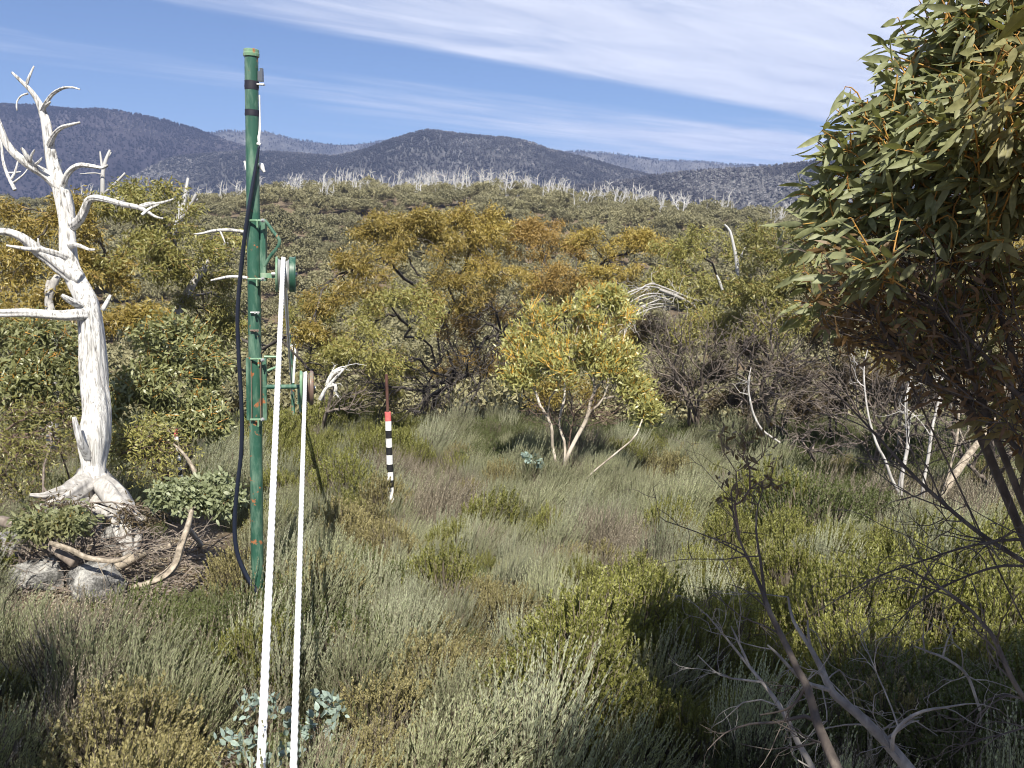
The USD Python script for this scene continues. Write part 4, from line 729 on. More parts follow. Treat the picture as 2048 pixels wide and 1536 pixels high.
# low leafy gums round the boulders, seedlings in front
gum('low pale green gum bush right of the boulders beside the hanging cable', [(400, 985, 62, 42, 9.9), (350, 1010, 50, 40, 9.6), (440, 1010, 38, 40, 9.8)], (385, 1085), 230, 'leaf_mint', 'bark_pale', per=110, nl=22, L=.078, W=.038, tl=.35, T=T_LEAF6, twig='twig_orange', leafparts=300, stems=4, rmax=.03, clump=.16, spread=.06, name='gum_bush', cat='gum bush', low=-.1)
gum('dark green gum bush growing over the hollow between the boulders', [(140, 1050, 55, 26, 9.1), (65, 1055, 50, 28, 9.1)], (130, 1120), 231, 'leaf_near', 'bark_grey', per=80, nl=18, L=.085, W=.03, tl=.35, T=T_LEAF6, twig='twig_orange', leafparts=200, stems=4, rmax=.02, clump=.16, spread=.07, name='gum_bush', cat='gum bush', low=-.1)
for lb, bl, bs, sd in (('blue grey gum seedling behind the two ropes at the bottom', [(512, 1425, 52, 40, 5.35)], (505, 1500), 240), ('blue grey gum seedling right of the two ropes', [(652, 1425, 42, 34, 5.5), (610, 1452, 34, 34, 5.4)], (632, 1500), 241), ('blue grey gum seedling between the ropes at the bottom edge', [(555, 1515, 48, 36, 4.9)], (560, 1580), 242), ('blue grey gum seedling at the bottom edge left of the ropes', [(482, 1490, 36, 34, 5.0)], (490, 1540), 243), ('small blue grey gum seedling left of the round pale gum', [(1062, 930, 24, 20, 17.2)], (1066, 965), 244)):
    gum(lb, bl, bs, sd, 'leaf_blue', 'bark_redtwig', per=60, nl=9, L=.058 if sd != 244 else .12, W=.036 if sd != 244 else .07, T=T_LEAF6, leafparts=160, stems=5, rmax=.009, clump=.07, spread=.035, name='gum_seedling', cat='seedling', tip=.002, droop=-.1)

# ------------------------------------------------------------------ heath
def shrub_kind(seed, R, H, n, plen, nleaf, ll, lw, lean=.22, upright=1.0, open_=.55, stemr=.0028, spreadn=.65, tapering=.65):
    rng = RNG(seed); cz = rng.uniform(.02, 1, n) ** .75; ph = rng.uniform(0, 6.28, n); sn = np.sqrt(1 - cz ** 2)
    rad = R * rng.uniform(.75, 1.1, n); hgt = H * rng.uniform(.72, 1.12, n)
    lump = 1 + .35 * (meshkit.noise(np.stack([np.cos(ph) * 1.6, np.sin(ph) * 1.6, cz * 1.4], 1) + seed * 3.1, seed) - .5)
    tipp = np.stack([rad * sn * np.cos(ph), rad * sn * np.sin(ph), hgt * (.18 + .82 * cz)], 1) * lump[:, None] + [lean * H * .4, 0, 0]
    ax = unit(np.stack([np.cos(ph) * sn * .6 + lean, np.sin(ph) * sn * .6, np.full(n, upright)], 1) + rng.normal(0, .13, (n, 3)))
    pl = plen * rng.uniform(.65, 1.25, n); b0 = tipp - ax * pl[:, None]
    root = np.stack([b0[:, 0] * open_ * .5, b0[:, 1] * open_ * .5, np.full(n, -.05)], 1)
    mid = (root * .45 + b0 * .55) + rng.normal(0, .02, (n, 3)); mid[:, 2] *= .9
    # stems: three sided, root - mid - plume base - tip
    P4 = np.stack([root, mid, b0, tipp], 1); rr_ = np.array([1.6, 1.25, 1.0, .35]) * stemr
    an = np.arange(3) / 3 * 2 * np.pi; off = np.stack([np.cos(an), np.sin(an), 0 * an], 1)
    v = (P4[:, :, None] + rr_[None, :, None, None] * off[None, None]).reshape(-1, 3); f = []
    for s in range(3):
        for j in range(3):
            a, b, c, d = s * 3 + j, s * 3 + (j + 1) % 3, s * 3 + 3 + (j + 1) % 3, s * 3 + 3 + j; f += [[a, b, c], [a, c, d]]
    f = (np.array(f)[None] + (np.arange(n) * 12)[:, None, None]).reshape(-1, 3)
    t = np.linspace(0.02, 1, nleaf)[None] + rng.uniform(-.03, .03, (n, nleaf)); t = np.clip(t, 0, 1)
    B = (b0[:, None] + ax[:, None] * (pl[:, None] * t)[..., None])
    e = np.repeat(np.arange(n), nleaf); q = rng.normal(0, 1, (n * nleaf, 3)); A = ax[e]; q = unit(q - A * (q * A).sum(1, keepdims=True))
    D = A + q * spreadn; tt = t.reshape(-1)
    m = leaves(B.reshape(-1, 3), D, q + A * -.2 + rng.normal(0, .3, q.shape), ll * (1 - tapering * tt) * rng.uniform(.75, 1.25, len(tt)), lw * (1 - tapering * .5 * tt))
    return (v, f), m
SPEC = {   # name: (material, parameters, variants)
    'grey': ('h_grey', dict(R=.48, H=.66, n=260, plen=.36, nleaf=34, ll=.044, lw=.0115, lean=.32, spreadn=.30), 3),
    'silver': ('h_silver', dict(R=.44, H=.72, n=230, plen=.42, nleaf=38, ll=.044, lw=.0110, lean=.32, upright=1.35, spreadn=.28), 3),
    'green': ('h_green', dict(R=.50, H=.66, n=320, plen=.19, nleaf=24, ll=.034, lw=.019, lean=.10, upright=1.25, tapering=.35, spreadn=.6), 3),
    'dark': ('h_dark', dict(R=.54, H=.50, n=320, plen=.15, nleaf=22, ll=.030, lw=.017, lean=.12), 2),
    'ochre': ('h_ochre', dict(R=.46, H=.56, n=290, plen=.16, nleaf=22, ll=.027, lw=.016, lean=.15, tapering=.2), 2),
    'dry': ('h_dry', dict(R=.48, H=.60, n=210, plen=.32, nleaf=16, ll=.036, lw=.010, lean=.30, stemr=.0042), 2),
}
KIND = {}; ORDER = []
for s, (mt, kw, nv) in SPEC.items():
    KIND[s] = []
    for k in range(nv):
        st, fo = shrub_kind(hash_ := 900 + 17 * len(ORDER) + k, **kw)
        KIND[s].append((len(ORDER), cls(f'kind_heath_{s}_{k}', lambda q, st=st, fo=fo, mt=mt: (obj('stems', st, M['stem_heath'], q), obj('foliage', fo, M[mt], q))))); ORDER.append(KIND[s][-1][1])
PATCH = [  # px, py, rx, ry on the slope: what grows there
    (690, 870, 170, 75, 'green'), (560, 900, 60, 70, 'green'), (1000, 880, 90, 40, 'dark'), (1010, 790, 90, 35, 'green'), (1650, 940, 120, 90, 'dark'), (1520, 1050, 110, 38, 'green'),
    (720, 1100, 80, 60, 'ochre'), (890, 1290, 90, 70, 'ochre'), (1010, 1190, 70, 45, 'ochre'), (810, 1250, 100, 90, 'silver'), (640, 1280, 50, 90, 'ochre'), (1290, 1330, 200, 200, 'green'), (1700, 1230, 420, 140, 'green'), (1800, 1440, 400, 140, 'dark'),
    (1080, 1450, 100, 110, 'silver'), (940, 1440, 80, 90, 'grey'), (830, 1470, 110, 80, 'ochre'), (420, 1230, 170, 65, 'dark'), (420, 1330, 110, 60, 'dark'), (210, 1370, 200, 110, 'dry'), (330, 1490, 100, 60, 'ochre'), (80, 1490, 160, 90, 'grey'), (880, 1040, 90, 40, 'dry'), (1230, 1080, 90, 40, 'dry'), (700, 1200, 60, 40, 'grey'),
    (830, 960, 130, 40, 'dry'), (1200, 1010, 220, 60, 'grey'), (480, 1290, 40, 60, 'green'), (1400, 1130, 130, 60, 'silver'), (1750, 1090, 220, 50, 'grey'), (1850, 1020, 250, 40, 'dry'), (1450, 850, 260, 60, 'dark'), (1850, 900, 250, 70, 'dark'), (900, 830, 200, 30, 'dry'), (1180, 840, 120, 40, 'dark')]
BARE = [(175, 1130, 250, 118), (425, 1600, 105, 270), (395, 1080, 100, 90)]
SEEDL = np.array([list(G(a, b)[:2]) + [c] for a, b, c in ((505, 1510, .5), (632, 1510, .5), (560, 1590, .45), (490, 1560, .45), (630, 1600, .4), (516, 1262, .5), (518, 1310, .45), (785, 1060, .55), (787, 1100, .4), (1062, 960, .4))])
def species(px, py, rng):
    for a, b, rx, ry, s in PATCH:
        if ((px - a) / rx) ** 2 + ((py - b) / ry) ** 2 < rng.uniform(.7, 1.15): 
            return s if rng.uniform() < .8 else rng.choice(['grey', 'grey', 'silver', 'silver', 'ochre', 'dry'])
    return rng.choice(['grey', 'silver', 'ochre', 'dry', 'green', 'dark'], p=[.44, .22, .08, .17, .05, .04])
NAMED = [  # single shrubs one can point to: px, py of the foot, kind, size, label
    (640, 925, 'green', 1.7, 'bright yellow green bush right of the lower pulley, nearest the rope'), (735, 915, 'green', 1.6, 'bright yellow green bush just left of the striped pole'), (560, 925, 'green', 1.5, 'yellow green bush right behind the green tower'),
    (830, 918, 'green', 1.3, 'yellow green bush just right of the top of the striped pole'), (960, 905, 'dark', 1.7, 'rounded dark olive bush left of the round pale gum'), (1620, 1010, 'dark', 2.2, 'big rounded dark green mound below the thicket at right'), (1720, 1000, 'dark', 2.0, 'dark brown green mound beside the white crossing stems'),
    (1560, 1075, 'green', 1.3, 'yellow green bush in front of the dark green mound'), (1450, 1078, 'green', 1.2, 'yellow green bush around the reddish sapling top'), (1170, 1270, 'green', 1.5, 'tall lime green bush at the sunny left edge of the shadow'), (1130, 1370, 'green', 1.4, 'lime green bush below the tall lime one on the edge of the shadow'),
    (1260, 1240, 'green', 1.4, 'lime green bush at the top of the shadow'), (1690, 1235, 'green', 1.5, 'sunlit lime green bush behind the bare leaning stems'), (1850, 1225, 'green', 1.5, 'sunlit lime green bush left of the right edge'), (1990, 1245, 'green', 1.5, 'lime green bush at the right edge'),
    (1075, 1500, 'silver', 1.35, 'tall silver grey plume shrub in the middle at the bottom'), (1000, 1460, 'silver', 1.1, 'silver green plume shrub left of the tall silver one'), (815, 1290, 'silver', 1.2, 'silver shrub in the middle foreground right of the ropes'), (730, 1250, 'silver', 1.05, 'silver green shrub close right of the lower rope'),
    (905, 1230, 'silver', .9, 'small blue grey shrub among ochre heath in the middle'), (860, 1340, 'ochre', 1.15, 'ochre budded shrub in the middle foreground'), (1010, 1225, 'ochre', 1.1, 'ochre shrub above the small blue grey one'), (720, 1150, 'dark', 1.35, 'brown olive shrub below the striped pole'),
    (470, 1240, 'dark', 1.3, 'dark green shrub at the foot of the green tower'), (330, 1260, 'dark', 1.3, 'dark green shrub in front of the cracked boulder'), (430, 1345, 'dark', 1.2, 'deep green low shrub above the bare soil'), (505, 1330, 'green', .95, 'pale green splayed shrub left of the upper rope'),
    (290, 1380, 'grey', 1.3, 'feathery grey shrub leaning right in the left foreground'), (190, 1330, 'grey', 1.3, 'feathery tan grey shrub below the boulders'), (360, 1420, 'grey', 1.1, 'grey shrub beside the bare soil'), (320, 1530, 'ochre', 1.0, 'yellow budded shrub at the bottom left beside the bare soil'),
    (90, 1290, 'grey', 1.1, 'grey green shrub below the left boulder'), (830, 1010, 'dry', 1.2, 'brown grey dry shrub just right of the striped pole foot'), (960, 1070, 'grey', 1.2, 'grey green shrub in the middle of the slope'), (1130, 1070, 'silver', 1.2, 'pale grey shrub below the round pale gum'), (1330, 1090, 'silver', 1.2, 'pale grey shrub left of the reddish sapling'),
    (680, 1010, 'dry', 1.2, 'purplish dry shrub left of the striped pole foot'), (1560, 1130, 'silver', 1.2, 'silver shrub above the sunlit lime bushes'), (1650, 1120, 'silver', 1.2, 'tall silver shrub right of the reddish sapling'), (1230, 1130, 'dry', 1.1, 'dry brownish shrub in the middle right of the slope')]
rng = RNG(77); taken = []
for px, py, s, k, lb in NAMED:
    c = G(px, py, lift=.3 * k); c = np.array([c[0], c[1], float(ground(c[0], c[1]))]); q = KIND[s][rng.integers(0, len(KIND[s]))][1]
    instance('heath_shrub', q, c - [0, 0, .02], rng.uniform(-35, 35), k * .88 * np.array([1, 1, rng.uniform(.95, 1.2)]), lb, 'shrub'); taken.append((c[0], c[1], .34 * k))
taken = np.vstack([np.array(taken), SEEDL])
pos, idx, scl, rot = [], [], [], []
def fill(y0, y1, step, smin, smax, low=False):
    y = y0
    while y < y1:
        w = .64 * y + 1.2
        for x in np.arange(-w, w, step):
            cx, cy = x + rng.uniform(-.45, .45) * step, y + rng.uniform(-.45, .45) * step
            if (np.hypot(taken[:, 0] - cx, taken[:, 1] - cy) < taken[:, 2] * (.35 if low else .75)).any(): continue
            z = float(ground(cx, cy)); qx, qy, qd = proj([cx, cy, z + .28])
            if any(((qx - a) / rx) ** 2 + ((qy - b) / ry) ** 2 < rng.uniform(.75, 1.1) for a, b, rx, ry in BARE): continue
            if cx < -1.0 and 3.0 < cy < 3.8: pass
            s = species(qx, qy, rng)
            if low: s = {'green': 'green', 'dark': 'dark'}.get(s, rng.choice(['ochre', 'dry', 'grey', 'dark']))
            k = KIND[s][rng.integers(0, len(KIND[s]))][0]
            pos.append((cx, cy, z - .03)); idx.append(k); a = rng.uniform(smin, smax) * (1.0 if low else .52 + .95 * float(meshkit.noise([cx * .8, cy * .8, 1.5], 12))); scl.append((a, a, a * rng.uniform(.85, 1.2))); rot.append(math.radians(rng.uniform(-50, 50)))
        y += step * .9
fill(2.0, 12, .50, .55, 1.25); fill(12, 23, .60, .75, 1.45); fill(23, 30, .9, .9, 1.3); fill(2.5, 11, .45, .35, .55, True); fill(11, 20, .6, .45, .65, True)
rot = np.array(rot); quat = np.stack([np.cos(rot / 2), rng.normal(0, .05, len(rot)), rng.normal(0, .05, len(rot)), np.sin(rot / 2)], 1); quat /= np.linalg.norm(quat, axis=1, keepdims=True)
scatter('heath', [lambda q, c=c: stage.GetPrimAtPath(q).GetReferences().AddInternalReference(c) for c in ORDER], pos, idx, quat, scl, 'low grey green and ochre heath covering the whole slope', 'heath')

# ------------------------------------------------------------------ tow tower, pulleys, ropes, cable
base = G(516, 1228); Yp = base[1]; dtop = Yp / (CT + (768 - 100) / F * ST); top = P(502.5, 100, dtop)
AX = unit(top - base); RT = unit(np.array([1.0, 0, 0]) - AX * AX[0]); FR = np.cross(RT, AX) * 1.0
if FR[1] > 0: FR = -FR                                                            # towards the camera
def at(py):
    lo, hi = -.3, 1.3
    for _ in range(50):
        m = (lo + hi) / 2
        if proj(base + (top - base) * m)[1] > py: lo = m
        else: hi = m
    return base + (top - base) * lo
def dep(py): return proj(at(py))[2]
def on(px, py, front=0.0):
    """Point at the tower seen at (px, py), front metres nearer than its axis plane."""
    return P(px, py, dep(py) - front)
R0 = 12.8 / F * dep(600)
tw = xf('tow_tower', 'tall green steel tow tower with rust spots carrying two pulleys', 'tow tower', base)
def part(name, m, material, smooth=30, parent=None): return obj(name, shift(m, base), M[material], parent or tw, smooth=smooth)
part('post', tube(np.array([base - AX * .5 + (top - base + AX * .5) * t for t in np.linspace(0, 1, 40)]), R0, 28), 'paint', smooth=40)
c = at(107); part('top_cap', lathe([(-.03, R0 * .98), (-.03, R0 * 1.16), (-.012, R0 * 1.20), (.0, R0 * 1.20), (.004, R0 * 1.14), (.034, R0 * 1.14), (.038, R0 * 1.08), (.04, .0)], c, AX, 32), 'paint_pale')
for py, h in ((171, .042), (226, .03)):
    part('tape_band', lathe([(-h, R0 * .99), (-h, R0 * 1.035), (-h * .3, R0 * 1.06), (h * .2, R0 * 1.04), (h, R0 * 1.05), (h, R0 * .99)], at(py), unit(AX + [.03, 0, .0]), 32), 'tape')
fr = np.array([RT, -FR, AX])
part('sensor_box', join([obox(on(521.5, 153), fr, [.022, .03, .045]), obox(on(523, 141), fr, [.014, .02, .02])]), 'smoke_box'); part('box_foot', join([obox(on(522, 169, .02), fr, [.034, .03, .005]), obox(on(527, 169, .02), fr, [.004, .012, .012])]), 'white')
part('conduit', join([limb([(519, 190, dep(190) - .03, 1.4), (519.5, 225, dep(225) - .03, 1.5), (519.5, 260, dep(260) - .03, 2.3), (517.5, 275, dep(275) - .05, 2.6), (518.5, 290, dep(290) - .05, 2.2)], .02, 8)[0], tube([on(514, 287, .06), on(521, 289, .06)], .012, 8)]), 'white')
part('insulator', join([lathe([(-.05, .012), (-.03, .03), (.0, .026), (.03, .016), (.05, .012), (.05, 0)], on(524, 335), [.5, 0, -1], 16), tube([on(516, 328), on(525, 332)], .012, 8)]), 'white')
part('insulator', tube([on(489, 322), on(493, 340)], .011, 8), 'white')
# upper sleeve: angle iron clamped on by two bars
def plate(px, y0, y1, w, front, d=.012): 
    a, b = on(px, y0, front), on(px, y1, front); return obox((a + b) / 2, fr, [w / F * dep(y0) / 2, d, np.linalg.norm(a - b) / 2])
part('clamp_plate', join([plate(526, 439, 562, 11, .0), plate(530.5, 439, 562, 2.2, -.04, .05)]), 'paint')
part('clamp_plate', plate(499, 441, 560, 4, .0), 'paint')
for y, x0, x1 in ((441, 496, 528), (558, 496, 526), (718, 501, 528), (839, 501, 527)):
    cb = part('clamp_bar', join([tube([on(x0, y, .09), on((x0 + x1) / 2, y, .115), on(x1, y, .09)], .011, 8), obox(on((x0 + x1) / 2 + 4, y + 6, .09), fr, [.007, .03, .04])]), 'paint_pale')
for y in (441, 558, 720, 839):
    c = on(525, y, .12); part('bolt', join([lathe([(0, .013), (.02, .013), (.024, .008), (.04, .008), (.04, 0)], c, FR, 6), lathe([(-.01, .02), (0, .02), (0, .0)], c, FR, 16)]), 'steel')
part('brace_rod', limb([(528, 440, dep(440), 3.2), (534, 446, dep(446), 3.4), (546, 463, dep(463), 3.4), (557, 477, dep(477), 3.4), (559, 484, dep(484), 3.4), (555, 495, dep(495), 3.4), (541, 512, dep(512), 3.4), (529, 532, dep(532), 3.4)], .02, 10)[0], 'paint')
part('axle_arm', obox((on(522, 551) + on(557, 551)) / 2, fr, [np.linalg.norm(on(522, 551) - on(557, 551)) / 2, .022, .024]), 'paint_pale')
part('axle_arm', tube([on(520, 774), on(604, 773)], .024, 14), 'paint')
part('brace_rod', tube([on(528, 713, -.02), on(560, 714, -.05)], .011, 8), 'paint_pale'); part('brace_rod', tube([on(528, 744, -.02), on(560, 731, -.05)], .012, 8), 'paint_pale')
part('sleeve_plate', plate(498.5, 716, 840, 11, .01), 'paint'); part('sleeve_plate', plate(527.5, 716, 840, 12, .01), 'paint')
part('sleeve_edge', join([plate(504.5, 718, 838, 1.6, .06, .03), plate(522.5, 718, 838, 1.6, .06, .03)]), 'rusty')
for y, x0, x1, mt in ((625, 501, 519, 'steel'), (661, 500, 518, 'rusty')):
    part('step_peg', join([tube([on(x0, y, .085), on(x1, y, .085)], .010, 8), tube([on(x1 - 3, y, .08), on(x1 - 3, y + 2, .17)], .009, 8), tube([on(x1 - 9, y, .02), on(x1 - 9, y + 1, .13)], .011, 8)]), mt)
part('cable_clip', join([tube([on(510, 1183, .09), on(523, 1184, .09)], .012, 8), tube([on(517, 1178, .1), on(517, 1190, .1)], .010, 8)]), 'rusty')
# pulleys
wa = unit(RT * 1.0 - FR * .24)
EH = unit(np.cross([0, 0, 1.0], wa)); EH = EH * np.sign(EH[1])
def wheel(cx, cy, Rpx, prof, mt_groove, mt_l, mt_r):
    c = on(cx, cy); Rw = Rpx / F * dep(cy); s = F / dep(cy)
    w = part('pulley', lathe([(a / s, r * Rw) for a, r in prof['groove']], c, wa, 56), mt_groove); wp = str(w.GetPath())
    part('rim', lathe([(a / s, r * Rw) for a, r in prof['left']], c, wa, 56), mt_l, parent=wp); part('rim', lathe([(a / s, r * Rw) for a, r in prof['right']], c, wa, 56), mt_r, parent=wp)
    part('hub', lathe([(-26 / s if cx < 590 else -14 / s, 0), (-26 / s if cx < 590 else -14 / s, .12 * Rw), (24 / s if cx < 590 else 18 / s, .12 * Rw), (24 / s if cx < 590 else 18 / s, 0)], c, wa, 20), 'steel', parent=wp)
    return c, Rw
c1, Rw1 = wheel(570, 549, 35.5, dict(groove=[(-13, .2), (-13, .88), (-9, .80), (-5, .74), (2, .74), (6, .80), (8, .88), (8, .2)], left=[(-18, .25), (-18, .97), (-16.5, 1.0), (-14, .98), (-13.2, .9), (-13.2, .25)], right=[(8.2, .25), (8.2, .9), (9, .99), (10, 1.0), (18, .99), (19.5, 1.03), (20.5, 1.03), (20.5, .95), (19, .9), (12, .88), (12, .25)]), 'steel', 'paint_pale', 'paint')
c2, Rw2 = wheel(613, 776, 35, dict(groove=[(-7, .2), (-7, .88), (-4, .80), (-2, .76), (2, .76), (4, .82), (6, .9), (6, .2)], left=[(-13, .25), (-13, .97), (-11.5, 1.0), (-9, .98), (-7.2, .9), (-7.2, .25)], right=[(6.2, .25), (6.2, .9), (7, .99), (9, 1.0), (12.5, .97), (14, .90), (14, .25)]), 'rusty', 'paint_pale', 'rusty')
part('wheel_guard', join([tube([on(597, 778, .03), on(598, 800, .06), on(597, 808, .06)], .014, 8), tube([on(600, 806, .08), on(601, 824, .09)], .013, 8)]), 'paint_pale')
def rope(pts, r, sides=12, pitch=.06, step=.012):
    q, _ = smooth_path(pts, np.ones(len(pts)), step); s = np.r_[0, np.cumsum(np.linalg.norm(np.diff(q, axis=0), axis=1))]
    v, f = tube(q, r, sides); n = len(q); an = np.arange(sides) / sides * 2 * np.pi
    k = (1 + .09 * np.cos(3 * (an[None] - s[:, None] / pitch * 2 * np.pi / 3))).reshape(-1, 1)
    c = np.repeat(q, sides, 0); v[:n * sides] = c + (v[:n * sides] - c) * k
    return v, f
def over(c, R, front, back, rr_):
    """Rope from front over the wheel's top to back."""
    pts = [front]; e1 = np.array([0, 0, 1.0]); yv = unit(np.array([0, 1.0, 0]))
    df = front - c; a0 = math.atan2(df[2], df @ EH); lf = math.hypot(df[2], df @ EH); a_f = a0 - math.acos(R / lf)
    db = back - c; ab = math.atan2(db[2], db @ EH); lb = math.hypot(db[2], db @ EH); a_b = ab + math.acos(R / lb)
    if a0 < 0: a_f += 2 * math.pi
    for a in np.linspace(a_f, a_b, 9): pts.append(c + EH * R * math.cos(a) + np.array([0, 0, R * math.sin(a)]))
    pts.append(back); out = [pts[0] + (pts[1] - pts[0]) * t for t in np.linspace(0, .98, 8)] + pts[1:-1] + [pts[-2] + (pts[-1] - pts[-2]) * t for t in np.linspace(.03, 1, 12)]
    return np.array(out)
RR = 4.2 / F * dep(560)
cg1, cg2 = c1 + wa * (-2 / F * dep(549)), c2 + wa * (-1 / F * dep(776))
def low_end(c, p):
    d = p - c; return c + d * ((.28 - c[2]) / d[2])
r1 = over(cg1, Rw1 * .74 + RR, low_end(cg1 + [0, 0, Rw1 * .7], P(517.5, 1640, 3.9)), P(584, 790, 34), RR); r2 = over(cg2, Rw2 * .76 + RR * .8, low_end(cg2 + [0, 0, Rw2 * .7], P(584, 1640, 3.9)), P(600, 815, 34), RR)
tag(obj('tow_rope', rope(r1, RR), M['rope'], smooth=True), 'thick white tow rope running over the upper pulley', 'rope')
tag(obj('tow_rope', rope(r2, RR * .84), M['rope'], smooth=True), 'white tow rope running over the lower pulley', 'rope')
cd = [(518, 292, .10, 2.4), (512, 330, .10, 3.2), (505, 372, .11, 3.8), (498, 415, .12, 4.2), (490, 470, .10, 4.2), (483, 530, .06, 4.2), (477, 595, .04, 4.2), (475, 650, .03, 4.2), (478, 720, .02, 4.2), (482, 790, .02, 4.2), (484, 850, .02, 4.2), (482, 910, .02, 4.2), (475, 970, .03, 4.2), (470, 1030, .04, 4.4), (470, 1075, .06, 4.4), (477, 1115, .08, 4.6), (495, 1155, .10, 4.6), (513, 1182, .12, 4.6), (528, 1203, .12, 4.6), (531, 1240, .10, 4.4)]
cb, _ = limb([(x, y, dep(y) - f, r) for x, y, f, r in cd], .03, 12)
tag(obj('power_cable', cb, M['cable'], smooth=True), 'black cable looping down the left side of the green tower', 'cable')

# second tower down the slope
bt = np.array([*P(581, 700, 33)[:2], 0]); bt[2] = float(ground(bt[0], bt[1])); tt_ = P(580, 648, 33)
p = xf('tow_tower', 'small distant green tow tower seen between the two ropes', 'tow tower', bt)
obj('post', shift(tube([bt - [0, 0, .2], tt_], .07, 12), bt), M['paint'], p, smooth=40)
obj('cross_arm', shift(tube([P(579, 656, 32.9), P(598, 657, 32.9)], .04, 8), bt), M['paint_pale'], p, smooth=40)
obj('hanger', shift(limb([(592, 658, 32.8, 2.2), (591, 700, 32.8, 2.2), (588, 740, 32.8, 2.4), (587, 766, 32.8, 2.2)], .2, 8)[0], bt), M['white'], p, smooth=40)
obj('marker', shift(obox(P(583, 696, 32.8), np.eye(3), [.055, .03, .12]), bt), M['white'], p)

# ------------------------------------------------------------------ striped snow poles
def snow_pole(label, foot, bands, x0, x1, y0, y1, rpx, dd, post):
    f = G(*foot) if dd is None else P(*foot, dd); d = proj(f)[2]; p = xf('snow_pole', label, 'snow pole', f)
    def pt(y): return P(x0 + (x1 - x0) * (y - y0) / (y1 - y0), y, d * (1 + 0 * y))
    lo, hi = pt(y1), pt(y0); hi = np.array([hi[0], lo[1] + (hi[1] - lo[1]) * .1, hi[2]])
    def q(y): return lo + (hi - lo) * ((y1 - y) / (y1 - y0))
    r = rpx / F * d
    obj('post', shift(tube([q(post[1]) - [0, 0, .15], q(post[0])], r * .48, 8), f), M['rust'], p, smooth=40)
    for k, (a, b, mt) in enumerate(bands):
        n = {'red': 'red_band', 'white': 'white_band', 'black': 'black_band', 'steel': 'foot_tube'}[mt]
        obj(n, shift(tube([q(b), q(a)], r * (1 + (.012 if k % 2 else 0)) * (.5 if mt == 'steel' else 1), 20), f), M[mt], p, smooth=40)
    return p
snow_pole('black and white striped snow pole with a red top on a brown post', (785, 1048), [(818, 836, 'red'), (836, 855, 'white'), (855, 871, 'black'), (871, 889, 'white'), (889, 905, 'black'), (905, 924, 'white'), (924, 940, 'black'), (940, 957, 'white'), (957, 972, 'black'), (972, 1023, 'white'), (1023, 1052, 'steel')], 780, 783, 818, 1023, 6.2, None, (742, 1045))
snow_pole('far striped snow pole with a pink top half hidden by gum leaves', (364, 980), [(855, 869, 'red'), (869, 878, 'white'), (878, 888, 'black'), (888, 898, 'white'), (898, 908, 'black'), (908, 918, 'white'), (918, 928, 'black'), (928, 938, 'white'), (938, 948, 'black'), (948, 980, 'white')], 358, 364, 855, 980, 4.2, 12.4, (850, 980))

# ------------------------------------------------------------------ the near gum at the right and the bare stems in front
NB = [(1870, 190, 75, 85, 3.35, 1), (1955, 95, 85, 80, 3.25, 1), (2060, 60, 110, 120, 3.2, 1), (1785, 265, 65, 70, 3.35, 1), (1890, 300, 100, 95, 3.15, 1), (2010, 270, 100, 120, 3.0, 1), (1735, 330, 50, 60, 3.4, .9), (1755, 420, 60, 60, 3.4, .9), (1850, 440, 95, 75, 3.3, .8), (1960, 440, 100, 90, 3.15, .8), (2080, 420, 80, 120, 3.1, 1), (1680, 440, 26, 40, 3.5, .7), (1760, 555, 40, 16, 3.0, .4), (1900, 560, 120, 40, 3.3, .45), (2050, 590, 90, 50, 3.2, .5), (1800, 620, 60, 25, 3.3, .25), (1980, 660, 90, 40, 3.3, .35), (1850, 690, 90, 30, 3.35, .22), (1960, 760, 80, 40, 3.3, .25), (2045, 830, 50, 60, 3.2, .3), (1700, 510, 40, 30, 3.45, .35), (1680, 620, 40, 30, 3.45, .2),
      (2220, 180, 160, 220, 3.2, 1), (2260, 500, 150, 150, 3.3, .6), (2110, -190, 140, 120, 3.2, .8), (2320, -150, 200, 200, 3.3, .8)]
rng = RNG(88); tg = []
for px, py, rx, ry, d, w in NB:
    n = int(55 * w * max(.5, rx * ry / 9000)); u = unit(rng.normal(size=(n, 3))) * rng.uniform(.25, 1, (n, 1)) ** .4; tg.append(P(px, py, d) + u * [rx / F * d, min((rx + ry) / 2, 110) / F * d * .95, ry / F * d])
tg = np.vstack(tg); nleafy = len(tg)
root = np.array([2.95, 3.35, 0]); root[2] = ground(root[0], root[1]) - .05
def stem(*e): 
    e = P(*e); m = root + (e - root) * .5 + [.12, 0, -.12]; return smooth_path([root + rng.normal(0, .06, 3) * [1, 1, 0], m, e], [1, 1, 1], .12)[0]
tr = [stem(1760, 640, 3.35), stem(1830, 560, 3.3), stem(1900, 640, 3.15), stem(1960, 500, 3.2), stem(2060, 420, 3.15), stem(2180, 300, 3.2), stem(2250, 100, 3.2), stem(2120, 640, 3.0)]
# bare twiggy targets under the crown
n2 = 1700; u = RNG(89).uniform(0, 1, (n2, 3)); bt2 = np.array([P(1640 + 460 * a, 500 + 430 * b * (0.35 + .65 * a), 3.0 + .7 * c) for a, b, c in u])
wood, ends, dirs = grow(tr, np.vstack([tg, bt2]), 90, rmax=.019, tip=.0015, seg=.09, gnarl=.008, expo=2.5, sides=(4, 6, 9), cut=(.006, .014), jitter=.08)
